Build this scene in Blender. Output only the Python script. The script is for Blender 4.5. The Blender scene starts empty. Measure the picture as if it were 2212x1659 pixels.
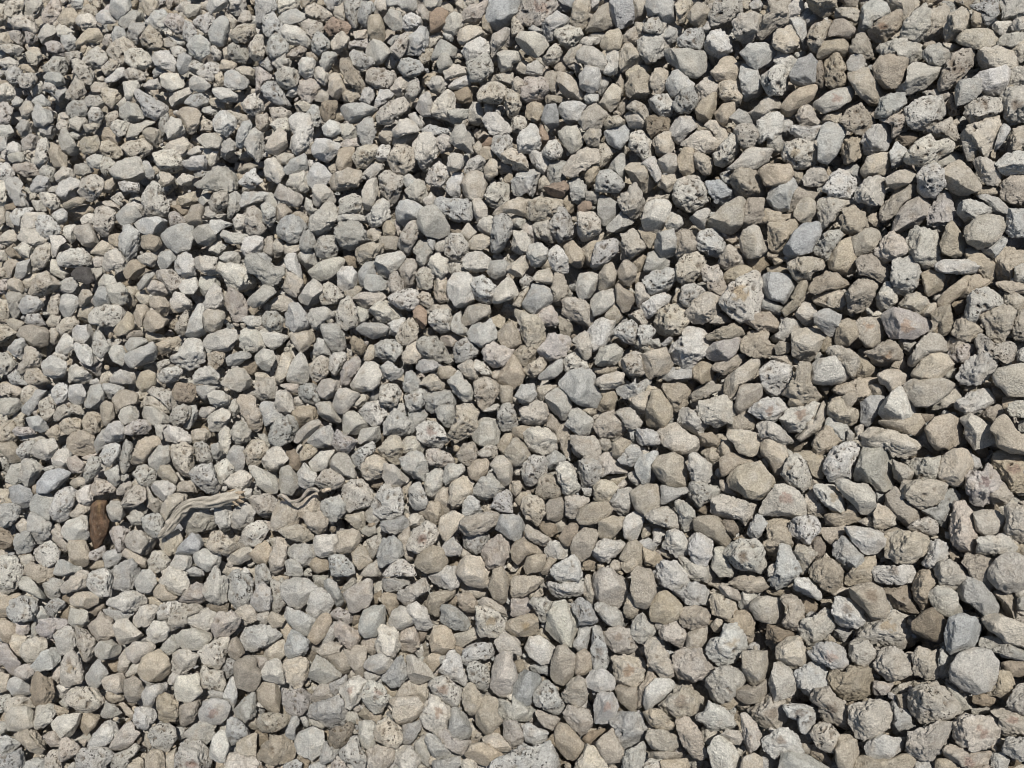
import bpy, math, random, time
import numpy as np
from mathutils import Matrix, Vector

T0 = time.time()
rnd = random.Random(7)
rng = np.random.default_rng(11)
sc = bpy.context.scene

# ---------------------------------------------------------------- camera
W, H, F = 1024, 768, 710.0                     # photograph at render size, focal length in pixels (24 mm equivalent)
N_CAM = np.array([-0.2300, 0.2300, 1.0])       # ground normal as the camera sees it
N_CAM /= np.linalg.norm(N_CAM)
X_CAM = np.array([1.0, 0, 0]) - N_CAM * N_CAM[0]
X_CAM /= np.linalg.norm(X_CAM)
Y_CAM = np.cross(N_CAM, X_CAM)
M = np.array([X_CAM, Y_CAM, N_CAM])            # camera axes -> world axes
CAM_H = 0.945
CAM = np.array([0, 0, CAM_H])
cam_data = bpy.data.cameras.new('camera')
cam = bpy.data.objects.new('camera', cam_data)
sc.collection.objects.link(cam)
mw = Matrix([list(M[0]), list(M[1]), list(M[2])]).to_4x4()
mw.translation = Vector(CAM)
cam.matrix_world = mw
cam_data.sensor_fit = 'HORIZONTAL'
cam_data.sensor_width = 36.0
cam_data.lens = 36.0 * F / W
cam_data.clip_start = 0.05
cam_data.clip_end = 3000
sc.camera = cam

# ---------------------------------------------------------------- light
SUN_CAM = np.array([0.12, 0.50, 0.84])                      # towards the sun, camera axes
SUN = M @ (SUN_CAM / np.linalg.norm(SUN_CAM))
elev = math.asin(SUN[2])
azim = math.atan2(SUN[0], SUN[1])
sun_data = bpy.data.lights.new('sun', 'SUN')
sun_data.energy = 5.0
sun_data.angle = math.radians(0.6)
sun_data.color = (1.0, 0.96, 0.90)
sun = bpy.data.objects.new('sun', sun_data)
sc.collection.objects.link(sun)
sun.rotation_euler = Vector(SUN).to_track_quat('Z', 'Y').to_euler()
sun.location = (0, 0, 5)
world = bpy.data.worlds.new('World')
sc.world = world
world.use_nodes = True
nt = world.node_tree
bg = nt.nodes['Background']
sky = nt.nodes.new('ShaderNodeTexSky')
sky.sky_type = 'NISHITA'
sky.sun_disc = False
sky.sun_elevation = elev
sky.sun_rotation = azim
nt.links.new(sky.outputs[0], bg.inputs[0])
bg.inputs[1].default_value = 0.075
sc.view_settings.view_transform = 'Standard'
sc.view_settings.look = 'None'
sc.view_settings.exposure = 0.10
sc.view_settings.gamma = 1.0
sc.cycles.filter_width = 1.0
sc.view_settings.use_curve_mapping = False

# ---------------------------------------------------------------- helpers
def ray(px, py):
    return np.array([(px - W / 2) / F, -(py - H / 2) / F, -1.0])

def depth_at(px, py, z):                       # distance along the optical axis to height z
    return (z - CAM_H) / (M @ ray(px, py))[2]

def cam_to_world(p):
    return p @ M.T + CAM

def tag(o, label=None, cat=None, group=None, kind=None):
    if label: o['label'] = label
    if cat: o['category'] = cat
    if group: o['group'] = group
    if kind: o['kind'] = kind
    return o

def link_mesh(name, verts, tris, mat, cols=None, parent=None, smooth=True):
    me = bpy.data.meshes.new(name)
    nv, nt_ = len(verts), len(tris)
    me.vertices.add(nv)
    me.vertices.foreach_set('co', np.ascontiguousarray(verts, np.float32).ravel())
    me.loops.add(nt_ * 3)
    me.loops.foreach_set('vertex_index', np.ascontiguousarray(tris, np.int32).ravel())
    me.polygons.add(nt_)
    me.polygons.foreach_set('loop_start', np.arange(0, nt_ * 3, 3, dtype=np.int32))
    me.polygons.foreach_set('use_smooth', np.full(nt_, smooth))
    me.update(calc_edges=True)
    if cols is not None:
        at = me.color_attributes.new('albedo', 'FLOAT_COLOR', 'POINT')
        at.data.foreach_set('color', np.ascontiguousarray(cols, np.float32).ravel())
    me.materials.append(mat)
    o = bpy.data.objects.new(name, me)
    sc.collection.objects.link(o)
    if parent: o.parent = parent
    return o

def geosphere(f):
    t = (1 + 5 ** .5) / 2
    V = np.array([(-1, t, 0), (1, t, 0), (-1, -t, 0), (1, -t, 0), (0, -1, t), (0, 1, t), (0, -1, -t), (0, 1, -t),
                  (t, 0, -1), (t, 0, 1), (-t, 0, -1), (-t, 0, 1)], float)
    Fc = [(0, 11, 5), (0, 5, 1), (0, 1, 7), (0, 7, 10), (0, 10, 11), (1, 5, 9), (5, 11, 4), (11, 10, 2), (10, 7, 6), (7, 1, 8),
          (3, 9, 4), (3, 4, 2), (3, 2, 6), (3, 6, 8), (3, 8, 9), (4, 9, 5), (2, 4, 11), (6, 2, 10), (8, 6, 7), (9, 8, 1)]
    idx, out, tris = {}, [], []
    def vid(p):
        p = p / np.linalg.norm(p)
        k = tuple(np.round(p, 5) + 0.0)
        if k not in idx:
            idx[k] = len(out)
            out.append(p)
        return idx[k]
    for a, b, c in Fc:
        A, B, C = V[a], V[b], V[c]
        g = {}
        for i in range(f + 1):
            for j in range(f + 1 - i):
                g[i, j] = vid(A + (B - A) * i / f + (C - A) * j / f)
        for i in range(f):
            for j in range(f - i):
                tris.append((g[i, j], g[i + 1, j], g[i, j + 1]))
                if i + j < f - 1:
                    tris.append((g[i + 1, j], g[i + 1, j + 1], g[i, j + 1]))
    return np.array(out), np.array(tris, np.int32)

def vnoise(p):                                  # smooth value noise, -1..1
    q = np.floor(p).astype(np.int64)
    u = (p - q).astype(np.float32)
    u = u * u * u * (u * (u * 6 - 15) + 10)
    res = np.zeros(p.shape[:-1], np.float32)
    hx = [(q[..., 0] + i) * 374761393 for i in (0, 1)]
    hy = [(q[..., 1] + i) * 668265263 for i in (0, 1)]
    hz = [(q[..., 2] + i) * 2147483647 for i in (0, 1)]
    for i in (0, 1):
        wx = u[..., 0] if i else 1 - u[..., 0]
        for j in (0, 1):
            wy = u[..., 1] if j else 1 - u[..., 1]
            for k in (0, 1):
                wz = u[..., 2] if k else 1 - u[..., 2]
                h = (hx[i] + hy[j] + hz[k]) & 0xffffffff
                h = ((h ^ (h >> 13)) * 1274126177) & 0xffffffff
                h = ((h ^ (h >> 16)) * 2246822519) & 0xffffffff
                res += wx * wy * wz * (((h >> 8) & 0xffff) / 32767.5 - 1).astype(np.float32)
    return res

# ---------------------------------------------------------------- materials
def new_mat(name):
    m = bpy.data.materials.new(name)
    m.use_nodes = True
    n, l = m.node_tree.nodes, m.node_tree.links
    b = n['Principled BSDF']
    b.inputs['Roughness'].default_value = 0.92
    b.inputs['Specular IOR Level'].default_value = 0.18
    return m, n, l, b

def tex_noise(n, l, co, scale, detail, rough=0.6):
    t = n.new('ShaderNodeTexNoise')
    t.inputs['Scale'].default_value = scale
    t.inputs['Detail'].default_value = detail
    t.inputs['Roughness'].default_value = rough
    l.new(co, t.inputs['Vector'])
    return t.outputs['Fac']

def ramp(n, l, src, stops):
    r = n.new('ShaderNodeValToRGB')
    el = r.color_ramp.elements
    el[0].position, el[0].color = stops[0][0], (*[stops[0][1]] * 3, 1)
    el[1].position, el[1].color = stops[-1][0], (*[stops[-1][1]] * 3, 1)
    for p, v in stops[1:-1]:
        e = el.new(p)
        e.color = (v, v, v, 1)
    l.new(src, r.inputs[0])
    return r.outputs[0]

def math_node(n, l, op, a, b):
    m = n.new('ShaderNodeMath')
    m.operation = op
    for k, v in ((0, a), (1, b)):
        if isinstance(v, (int, float)): m.inputs[k].default_value = v
        else: l.new(v, m.inputs[k])
    return m.outputs[0]

def mul_col(n, l, c, fac):
    m = n.new('ShaderNodeMix')
    m.data_type = 'RGBA'
    m.blend_type = 'MULTIPLY'
    m.inputs[0].default_value = 1
    l.new(c, m.inputs[6])
    l.new(fac, m.inputs[7])
    return m.outputs[2]

def stone_material():
    m, n, l, b = new_mat('weathered_limestone')
    at = n.new('ShaderNodeAttribute')
    at.attribute_name = 'albedo'                # rgb: the stone's own colour, alpha: how porous it is
    co = n.new('ShaderNodeTexCoord').outputs['Object']
    pore = at.outputs['Alpha']
    grain = tex_noise(n, l, co, 420, 4, 0.72)
    blot = tex_noise(n, l, co, 120, 3, 0.6)
    fine = tex_noise(n, l, co, 1100, 2, 0.5)
    g = ramp(n, l, grain, [(0.28, 0.64), (0.5, 0.98), (0.72, 1.30)])
    bl = ramp(n, l, blot, [(0.3, 0.88), (0.5, 1.0), (0.7, 1.10)])
    fi = ramp(n, l, fine, [(0.3, 0.86), (0.7, 1.14)])
    c = mul_col(n, l, at.outputs['Color'], g)
    c = mul_col(n, l, c, bl)
    c = mul_col(n, l, c, fi)
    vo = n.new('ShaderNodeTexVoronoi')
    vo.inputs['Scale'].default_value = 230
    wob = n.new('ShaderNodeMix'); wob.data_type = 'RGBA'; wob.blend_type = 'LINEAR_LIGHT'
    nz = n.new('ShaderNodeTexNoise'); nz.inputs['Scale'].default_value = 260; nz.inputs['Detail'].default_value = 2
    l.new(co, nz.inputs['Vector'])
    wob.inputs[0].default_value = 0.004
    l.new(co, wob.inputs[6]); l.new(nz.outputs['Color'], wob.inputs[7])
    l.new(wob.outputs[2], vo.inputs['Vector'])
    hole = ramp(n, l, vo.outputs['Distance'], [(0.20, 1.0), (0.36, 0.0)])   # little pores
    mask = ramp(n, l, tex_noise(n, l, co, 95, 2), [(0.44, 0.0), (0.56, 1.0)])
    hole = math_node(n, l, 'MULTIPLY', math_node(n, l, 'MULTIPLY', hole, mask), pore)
    dirt_shade = n.new('ShaderNodeMix'); dirt_shade.data_type = 'RGBA'                   # brown soiling in the pores, plus their inner shade painted as colour
    l.new(math_node(n, l, 'MULTIPLY', hole, 0.85), dirt_shade.inputs[0])
    l.new(c, dirt_shade.inputs[6])
    dirt_shade.inputs[7].default_value = (0.070, 0.055, 0.042, 1)
    l.new(dirt_shade.outputs[2], b.inputs['Base Color'])
    hgt = math_node(n, l, 'ADD', math_node(n, l, 'MULTIPLY', grain, 0.9), math_node(n, l, 'MULTIPLY', blot, 0.8))
    hgt = math_node(n, l, 'ADD', hgt, math_node(n, l, 'MULTIPLY', fine, 0.25))
    hgt = math_node(n, l, 'SUBTRACT', hgt, math_node(n, l, 'MULTIPLY', hole, 0.8))
    bp = n.new('ShaderNodeBump')
    bp.inputs['Strength'].default_value = 1.0
    bp.inputs['Distance'].default_value = 0.0042
    l.new(hgt, bp.inputs['Height'])
    l.new(bp.outputs[0], b.inputs['Normal'])
    return m

def wood_material():
    m, n, l, b = new_mat('dry_driftwood')
    at = n.new('ShaderNodeAttribute'); at.attribute_name = 'albedo'
    co = n.new('ShaderNodeTexCoord').outputs['Object']
    a = tex_noise(n, l, co, 700, 3)
    c = mul_col(n, l, at.outputs['Color'], ramp(n, l, a, [(0.3, 0.7), (0.7, 1.25)]))
    l.new(c, b.inputs['Base Color'])
    bp = n.new('ShaderNodeBump'); bp.inputs['Strength'].default_value = 0.6; bp.inputs['Distance'].default_value = 0.001
    l.new(a, bp.inputs['Height']); l.new(bp.outputs[0], b.inputs['Normal'])
    return m

def ground_material():
    m, n, l, b = new_mat('gravel_ground')
    co = n.new('ShaderNodeTexCoord').outputs['Object']
    vo = n.new('ShaderNodeTexVoronoi'); vo.inputs['Scale'].default_value = 30
    l.new(co, vo.inputs['Vector'])
    r = n.new('ShaderNodeValToRGB')
    r.color_ramp.elements[0].color = (0.20, 0.17, 0.13, 1)
    r.color_ramp.elements[1].color = (0.36, 0.34, 0.31, 1)
    sep = n.new('ShaderNodeSeparateColor'); l.new(vo.outputs['Color'], sep.inputs[0])
    l.new(sep.outputs[0], r.inputs[0])
    grit = tex_noise(n, l, co, 260, 5, 0.7)
    c = mul_col(n, l, r.outputs[0], ramp(n, l, grit, [(0.3, 0.5), (0.7, 1.25)]))
    l.new(c, b.inputs['Base Color'])
    hgt = math_node(n, l, 'SUBTRACT', math_node(n, l, 'MULTIPLY', grit, 0.12), vo.outputs['Distance'])
    bp = n.new('ShaderNodeBump'); bp.inputs['Strength'].default_value = 1.0; bp.inputs['Distance'].default_value = 0.03
    l.new(hgt, bp.inputs['Height']); l.new(bp.outputs[0], b.inputs['Normal'])
    return m

STONE = stone_material()
WOOD = wood_material()
GROUND = ground_material()

# ---------------------------------------------------------------- the ground under the stones, out to the horizon
g = link_mesh('ground', np.array([(-900, -900, -0.09), (900, -900, -0.09), (900, 900, -0.09), (-900, 900, -0.09)], float),
              np.array([(0, 1, 2), (0, 2, 3)]), GROUND, smooth=False)
tag(g, 'gritty ground beneath the loose gravel', kind='structure')

# ---------------------------------------------------------------- stones traced from the photograph
# code: colour, how deep it lies (0 on top .. 2 half buried), surface (smooth, rough, pitted, faceted); outline in pixels of the picture
DATA = """
w0s 951,672 954,659 965,651 977,648 990,652 998,663 997,678 990,689 974,693 960,687 952,681#large round pale disc of a stone with a wavy rim
g0f 855,474 858,463 864,445 869,438 879,437 888,441 892,448 891,460 893,477 895,486 891,490 876,490 870,482 856,480#big pale grey spire-like stone, broad at the bottom
b0p 908,696 915,688 936,682 945,688 958,703 962,710 951,717 937,722 922,723 910,708#big brownish cream stone with round hollows and dark holes
w0p 724,294 731,285 743,276 752,271 759,274 762,285 761,302 757,316 743,323 734,318 724,310 721,302#very large whitish stone with a golden-brown crystal-lined hollow
p0r 952,721 962,715 982,716 996,714 999,726 1001,740 993,748 975,750 960,744 952,735#big pinkish white stone with a red streak
b1r 859,629 868,619 879,619 893,611 907,615 913,626 908,637 900,649 893,648 870,643 863,634#big cream rough slab with an ochre patch on its upper edge
b0r 849,706 865,702 879,700 888,704 893,715 888,726 879,733 864,740 855,736 850,721#beige rough stone up and left of the bright white stone tapering to a blunt snout
b0r 909,733 921,729 937,722 951,722 951,733 946,750 933,761 915,757 906,750#beige rough stone just below the big brownish cream stone with round hollows and dark holes
s0f 947,620 962,614 974,618 988,632 983,645 971,648 955,657 945,645 946,632#big slate-blue angular stone with sharp ridges
w0p 512,752 521,745 532,748 547,741 556,751 561,768 512,768 486,766#large heart-shaped white pitted stone
b0f 725,479 743,465 759,462 768,473 773,479 774,488 768,496 757,499 746,496 732,489#big cream stone with broad flat facets
t0r 828,670 837,670 844,673 849,666 868,667 874,680 872,692 861,699 849,701 839,696 830,685#big darker tan rounded stone with a shadowed hollow
b0r 862,441 865,428 872,426 890,430 907,436 918,440 921,446 912,457 903,459 891,456 884,448 865,448#long cream stone tapering to one side
w0r 667,349 679,339 686,329 694,326 702,330 709,334 711,344 704,355 694,367 683,368 674,361 671,354#very large pale greenish stone, wrinkled like dried dough
p0r 951,518 953,503 960,500 969,506 974,515 975,529 979,543 977,553 969,555 958,549 951,537#tall pinkish grey stone, rounded at both ends
w0r 706,649 709,640 720,636 723,627 734,622 742,632 747,642 750,647 741,652 735,662 723,666 711,659 708,654#large rugged grey-white stone with parallel ridges and an ochre groove
b0r 885,548 886,534 899,532 916,532 928,537 929,547 923,555 912,563 895,562 887,556#large cream rounded stone like a bread roll
b0r 660,704 669,695 679,686 690,685 699,689 706,700 705,711 694,714 675,721 664,714#big cream stone speckled with brown on one side
b0f 768,497 775,485 785,485 798,492 805,502 805,514 796,519 782,515 768,517 761,514 760,508#broad cream stone with a straight chamfered lower edge
p0f 881,319 888,309 901,309 918,314 932,322 933,324 927,331 913,339 902,338 891,338 885,327#large grey pointed slab with an orange-pink stain
b0r 672,657 676,649 691,648 704,651 716,665 712,674 703,679 690,681 680,678 675,669#large cream stone with wavy ridges like an oyster shell
s0f 558,384 568,373 578,369 590,370 595,378 594,384 605,397 600,405 588,407 579,404 572,398 565,390#large blue-grey slab with sharp broken edges
p0r 966,480 969,471 982,471 988,460 996,472 1002,484 999,497 991,502 973,506 968,495#large pinkish block with a maroon spot
g0f 547,617 553,604 565,601 573,611 579,619 577,632 573,645 564,645 555,640 546,629#large pale blue-grey boulder-like stone with chiselled facets
w0r 909,233 916,226 928,230 937,231 940,248 940,259 928,271 922,266 912,258 907,243#whitish rough stone to the left of the grey tan drop-shaped stone with a narrow top
s0f 959,579 967,577 981,581 996,599 999,606 996,619 986,620 972,605 958,598#long blue-grey block with a square end, resting on top
b0s 593,581 592,575 600,569 614,570 618,576 621,576 629,584 627,601 616,608 605,606 596,597#large smooth cream stone with a broad rounded face
w0p 824,468 827,458 835,448 844,443 856,444 862,450 859,463 854,477 843,481 830,480#large white stone deeply pitted all over like sponge
b0s 965,230 972,222 981,216 995,213 1006,213 1006,227 999,238 990,245 979,249 968,242#very large cream stone shaped like a clam
b0r 810,699 814,691 829,687 837,698 850,710 849,716 854,733 837,726 821,720 818,708#long beige rough stone to the right of the white knobbly three-lobed stone with brown hollows
w0p 905,110 916,100 928,95 942,97 946,109 942,118 928,130 914,130 907,120#large white stone with oblong dark pits
w0p 725,553 730,544 741,540 755,539 763,547 764,558 768,565 762,573 748,570 738,569 730,561#large white stone with a brown sunken crater
b0r 979,314 988,307 1003,304 1015,310 1017,322 1011,333 1004,342 997,346 991,340 984,325#big cream stone tapering downward like a tooth
b0r 960,135 969,125 986,118 997,116 1002,125 999,134 995,144 986,157 979,150 967,146#large beige stone with a flaky lower side
t0r 898,486 907,481 925,480 944,481 946,489 942,501 933,507 921,508 910,502 901,495#tan stone like half a clam shell
b0s 903,384 914,379 942,378 955,384 950,393 937,401 928,406 917,405 906,396#big flat cream stone with an angular lower rim
b0s 988,571 995,562 1006,554 1015,554 1024,567 1024,576 1024,584 1009,593 998,588 988,576#beige stone up and right of the long blue-grey block
g0r 608,722 621,711 635,713 639,711 646,726 649,736 638,745 628,748 618,741 615,729#large grey rough stone notched at its top
w0p 905,160 909,150 921,139 930,135 937,141 949,137 954,144 951,153 937,160 923,167 907,165#long whitish stone with dark hollows, like a bone joint
t0s 925,428 936,418 950,414 960,421 965,433 961,442 951,448 938,450 930,440#round sandy tan stone, evenly grained
w0r 957,377 960,367 967,361 976,353 987,352 997,359 998,368 988,379 979,384 959,384#large pale stone bulging like a fist
g0r 705,684 716,669 728,666 741,671 745,680 737,691 730,700 723,702 711,698 708,689#large grey stone with a notched lower edge
c0s 95,551 89,539 88,517 91,501 98,496 109,500 110,506 106,511 110,521 110,533 103,545 97,553 91,555#long chestnut-brown smooth stone standing out from the grey gravel
b0r 878,652 887,647 901,650 910,657 909,664 914,672 902,678 891,681 879,674 874,667#cream craggy stone with a short dark slit
b0s 704,226 711,217 725,204 737,198 746,199 746,214 740,227 732,233 713,231 706,230#big smooth greyish cream stone, broad and sloping
p1r 927,212 936,201 942,192 951,195 953,209 962,223 949,234 939,235 930,228#tall pinkish beige stone standing in the back
w0r 781,420 787,408 803,407 814,401 820,404 822,416 820,425 810,430 789,433 783,429#large white stone with a crusty brown upper side
t0s 849,592 855,584 868,583 876,585 883,591 890,610 885,617 878,620 871,618 863,607 851,598#tan smooth stone up and right of the white bean-shaped stone with one brown pit
t0r 790,384 793,377 799,364 812,361 811,371 812,384 817,389 821,397 818,401 806,406 791,398 781,394#tan stone with a rough dark centre and a smaller chip before it
p0p 937,88 944,67 955,52 967,47 976,46 977,52 971,67 960,81 947,90 939,90#long pinkish grey stone with brown hollows at its upper end
b0r 711,504 713,497 724,494 738,499 750,502 759,508 754,515 749,523 743,526 737,518 725,519 713,514#long cream stone like two fused lumps
g0f 664,53 671,49 686,49 699,51 706,49 706,69 697,78 686,76 676,67 667,62#large greenish grey block with a thin white vein
b0s 938,467 943,457 953,450 965,449 969,455 973,466 965,480 957,486 944,482 939,474#nearly round cream stone with a fine straight grain
g0r 891,267 895,258 908,257 918,264 922,273 916,287 906,296 895,293 891,280#greyish pink ridged stone, upright among tan ones
w0p 674,192 674,185 686,176 695,175 704,185 706,192 708,199 695,211 686,212 681,208 675,204#whitish stone up and right of the smooth white stone narrowing downward
b0f 942,169 951,164 960,160 969,169 981,183 979,190 973,192 965,195 957,194 953,192 944,185#large pale cream angular slab
t0s 873,67 880,58 893,54 905,56 908,62 907,76 898,87 884,88 876,79#round dark tan stone, smooth as an egg
b0r 612,655 625,655 642,658 645,666 644,680 638,687 625,688 616,680 613,666#cream stone with a short orange streak
g0r 777,555 782,539 789,543 793,552 796,563 802,570 798,576 792,582 785,590 778,590 768,582 777,567#grey slanting stone, smooth and finger-like
w0p 965,314 967,298 976,289 991,285 1003,289 1005,302 994,308 981,312 977,322 969,319#large whitish stone with small dark cavities, topping the heap
w0s 811,366 819,360 833,356 844,360 849,370 849,377 840,384 820,385 815,384 811,376#bright white rounded boulder-like stone, smooth and clean
t0r 846,293 852,286 861,278 868,274 879,278 878,289 871,304 864,311 857,315 849,311#tan rough stone down and left of the greyish pink ridged stone, upright among tan ones
w0r 809,652 817,644 837,640 844,644 848,655 849,669 844,673 832,667 819,663 811,660#white triangular stone with a pink stain in its middle
g0f 891,90 906,83 908,67 915,62 925,64 943,68 939,76 925,88 909,96#large pale grey angular stone with a sideways point
b0s 657,430 665,423 676,423 682,429 689,434 698,437 698,451 691,453 686,455 674,451 664,446#large smooth beige stone like a flattened egg
b0f 892,224 901,208 913,198 921,195 929,205 930,217 923,222 907,230 899,235 892,228#large beige oblong stone with a ridge line, lying aslant
w0p 759,369 768,363 768,362 775,361 785,364 791,366 792,379 784,392 777,397 768,394 762,385 762,382#whitish stone down and left of the big greyish tan stone shaped like a boxing glove
g0f 835,484 840,480 848,480 857,484 868,485 874,493 876,507 872,517 861,514 852,503 842,495#large pale grey stone with a shadowed hollow on one face
t0r 810,576 810,567 819,559 830,559 839,565 844,576 846,583 840,590 833,593 824,589 817,582#tan rough stone down and left of the grey oval stone lying diagonally
b0s 494,658 503,652 512,655 512,659 515,666 517,678 512,685 512,695 501,698 491,687 492,674#tall smooth beige stone with parallel sides
t0s 653,468 658,457 667,455 674,453 682,458 687,468 689,477 686,484 683,487 668,485 659,479#large sandy tan stone with a rounded square outline
w0r 697,409 701,401 711,400 724,396 732,403 737,413 732,423 715,427 706,422 699,416#broad whitish stone with soft pits
w0p 372,504 381,486 387,485 400,489 403,497 402,515 391,521 381,519 373,511#large pale stone with smooth hollows and a hole
b0f 792,340 793,331 798,329 812,329 822,329 826,333 821,346 812,360 803,362 793,354#big greyish tan stone shaped like a boxing glove
t2r 997,456 1005,453 1024,458 1024,488 1006,490 1002,481 995,467#half-hidden tan rough stone up and right of the large pinkish block with a maroon spot
t0r 764,14 768,12 768,0 791,0 787,23 774,30 768,43 757,42 760,25#tan grainy stone mass beside the frame edge
w0f 880,407 892,392 901,387 908,391 913,404 915,414 906,418 892,425 885,420 880,414#pale stone with a star-like ridge, resting on a tan one
t0r 256,758 261,746 270,738 281,736 290,737 295,748 295,757 287,763 275,765#big tan rough stone with a torn crack across it
g0r 307,717 312,704 323,701 338,696 343,702 346,715 343,725 331,729 320,722#broad grey stone swelling like a loaf
s0f 784,248 793,234 802,224 813,222 821,223 822,230 817,241 811,251 800,256 791,257 784,253#large blue-grey leaf-shaped stone lying aslant
w0r 799,628 804,619 813,618 822,608 829,612 836,626 824,638 810,647 802,640#whitish stone up and left of the white triangular stone
b1r 749,710 759,703 768,691 774,702 784,700 785,720 775,729 768,730 759,723#half-hidden beige rough stone to the left of the white knobbly three-lobed stone with brown hollows
b0r 973,61 983,49 999,46 1012,50 1019,58 1016,67 1006,69 990,69 980,69#large greyish cream stone with a dimpled side
b0r 686,312 691,302 704,292 713,292 720,297 721,311 713,318 702,324 691,323#beige rough stone to the right of the brownish cream stone with deep folds
w0r 215,264 231,263 243,266 256,280 256,288 238,293 228,292 225,280 218,273#very large whitish slab with a pinhole
g0s 818,141 821,127 828,123 840,125 847,132 842,141 837,155 828,163 818,160#bluish grey stone with a wrinkled waist
t0r 731,176 741,169 755,169 763,181 765,189 765,198 753,198 739,197 734,192#large tan stone, flat and wide
b0p 654,323 661,310 671,305 682,304 688,312 688,322 681,333 668,337 658,333#brownish cream stone with deep folds
t0r 965,567 961,561 967,554 976,555 993,560 997,565 988,576 999,588 989,595 971,576#tan rough stone just above the long blue-grey block with a square end, resting on top
b0s 848,76 851,69 868,69 877,79 883,93 881,104 870,104 861,97 851,83#large beige stone with a scaly surface, flat
d0s 913,622 923,613 932,608 943,618 950,629 945,640 937,642 913,632#smooth darker tan stone shaped like a rounded heart
b0f 912,371 922,360 937,352 949,356 957,366 946,374 935,379 914,379#cream flattish stone with a slanted long edge
g0r 874,53 881,44 893,41 905,39 918,44 924,50 923,60 912,64 898,60 886,56#large grey broad stone half hidden by a tan round one
s0f 762,275 768,273 782,274 793,276 796,283 791,295 787,305 780,301 762,296#large blue-grey trapezoid slab
w0r 245,626 256,625 261,623 273,626 283,636 276,641 262,648 256,651 245,650 240,640#whitish rough stone to the right of the cream triangular stone covered in fine pits
w0r 763,739 768,736 774,731 787,729 797,735 803,750 802,755 782,751 777,760 768,752 763,750#whitish rough stone down and left of the white knobbly three-lobed stone with brown hollows
t0s 991,427 1003,415 1010,418 1018,433 1024,436 1024,456 1011,452 999,448 996,436#tan stone tapering upward beside the frame edge
w0r 832,611 834,598 842,596 855,603 865,611 866,623 858,628 844,627 836,621#white bean-shaped stone with one brown pit
p0p 517,19 519,7 528,0 557,0 556,9 549,16 542,23 531,25 524,28#large brownish pink stone with reddish black pits
b0s 981,618 997,614 1024,629 1024,651 1006,642 988,629#long smooth beige stone running out of the frame
w0r 420,717 425,703 430,696 437,695 441,702 452,707 448,718 447,728 437,735 426,728#big cream stone with a rusty square hollow
w0f 865,747 871,737 879,733 891,737 906,738 909,744 902,750 888,759 874,761 868,754#bright white stone tapering to a blunt snout
b0r 512,311 518,308 527,314 537,316 544,326 546,338 541,347 534,348 524,342 520,327#large cream stone, long and lumpy
g0f 770,677 777,660 787,666 798,678 800,684 791,695 775,702 770,688#greenish grey triangular stone with a short crack
t1r 768,525 776,518 782,517 791,521 790,534 791,544 780,555 768,553 762,544 768,538#tan stone to the left of the white heart-shaped stone with three holes, a pale face
w0p 782,160 785,144 796,140 810,142 817,148 817,162 805,169 793,169 789,162#large cream-white stone with an ochre patch and one dark dot
g0r 191,183 199,181 213,169 225,167 238,176 241,185 229,192 204,190#large grey rounded stone like a big leaf
w0r 652,574 656,567 665,560 675,561 683,567 689,576 690,583 681,589 671,589 660,584 653,576#whitish rough stone up and right of the tall smooth tan stone standing like a thumb
w0f 843,530 851,525 865,528 877,529 885,532 884,545 877,553 865,554 857,546#long white wedge with a crumpled lower side
t0s 632,576 631,574 638,567 652,571 656,592 652,604 644,608 635,604 631,590#tall smooth tan stone standing like a thumb
b0f 778,645 787,638 798,635 803,644 809,654 806,667 793,669 780,663 776,654#beige cube-like stone with a flat cut lower edge
b0p 456,408 463,405 471,405 479,414 476,428 469,437 457,443 449,438 448,434 455,421#large kidney-shaped greyish stone with a pit near its foot
g0f 280,583 295,578 306,579 315,586 316,593 308,601 299,610 290,605 283,598#pale grey pentagonal stone with a thin crack
t0r 676,721 688,718 697,726 704,744 708,755 701,760 693,758 683,746 677,732#long tan stone with a lumpy lower end
g0r 833,546 839,540 847,537 854,545 861,553 864,560 863,570 854,575 844,569 837,562 833,555#grey oval stone lying diagonally
w0s 973,79 981,72 993,69 1005,65 1010,72 1006,86 999,95 986,97 979,88#creamy yellowish white knob-like stone
t0s 650,612 652,601 658,593 666,591 679,601 683,611 677,619 667,623 652,621#big smooth tan stone, nearly pentagonal
b0s 994,375 999,368 1024,362 1024,384 1024,396 1009,396 1003,389 996,384#beige smooth stone to the right of the large pale stone bulging like a fist
t0s 138,671 142,659 159,649 168,659 171,671 168,680 153,682 142,678#tan smooth stone to the left of the cream triangular stone covered in fine pits
t0s 553,658 556,648 566,645 574,655 577,665 570,681 563,685 555,682 550,674#large egg-shaped tan stone standing on end
b0s 741,652 757,651 768,652 768,674 762,682 755,689 748,682 743,669#beige smooth stone up and left of the greenish grey triangular stone with a short crack
g0r 898,37 905,23 916,9 924,3 930,9 930,23 927,35 921,43 909,39#grey wedge-like stone tapering to the top
g1r 795,673 809,663 822,665 830,686 821,689 810,696 800,687#grey stone to the right of the greenish grey triangular stone with a short crack
g0r 335,230 340,222 351,220 361,223 366,234 371,242 364,246 351,251 344,249 337,238#large pale grey stone, broad with a shelf across it
w0p 176,761 179,748 190,743 200,741 209,751 212,761 205,768 177,768#big cream lumpy stone with scattered dimples
b0s 462,559 471,556 483,558 489,569 487,576 489,583 482,588 467,584 456,573#beige smooth stone down and left of the pinkish cream boulder-like stone with blunt corners
w0f 960,420 971,414 981,419 990,428 996,440 986,446 974,449 966,438 965,428#bright white angular stone shaped like a kite
b0p 964,113 967,104 981,97 999,97 1004,110 995,116 983,120 972,125#large cream stone with a brown pocket
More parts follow.
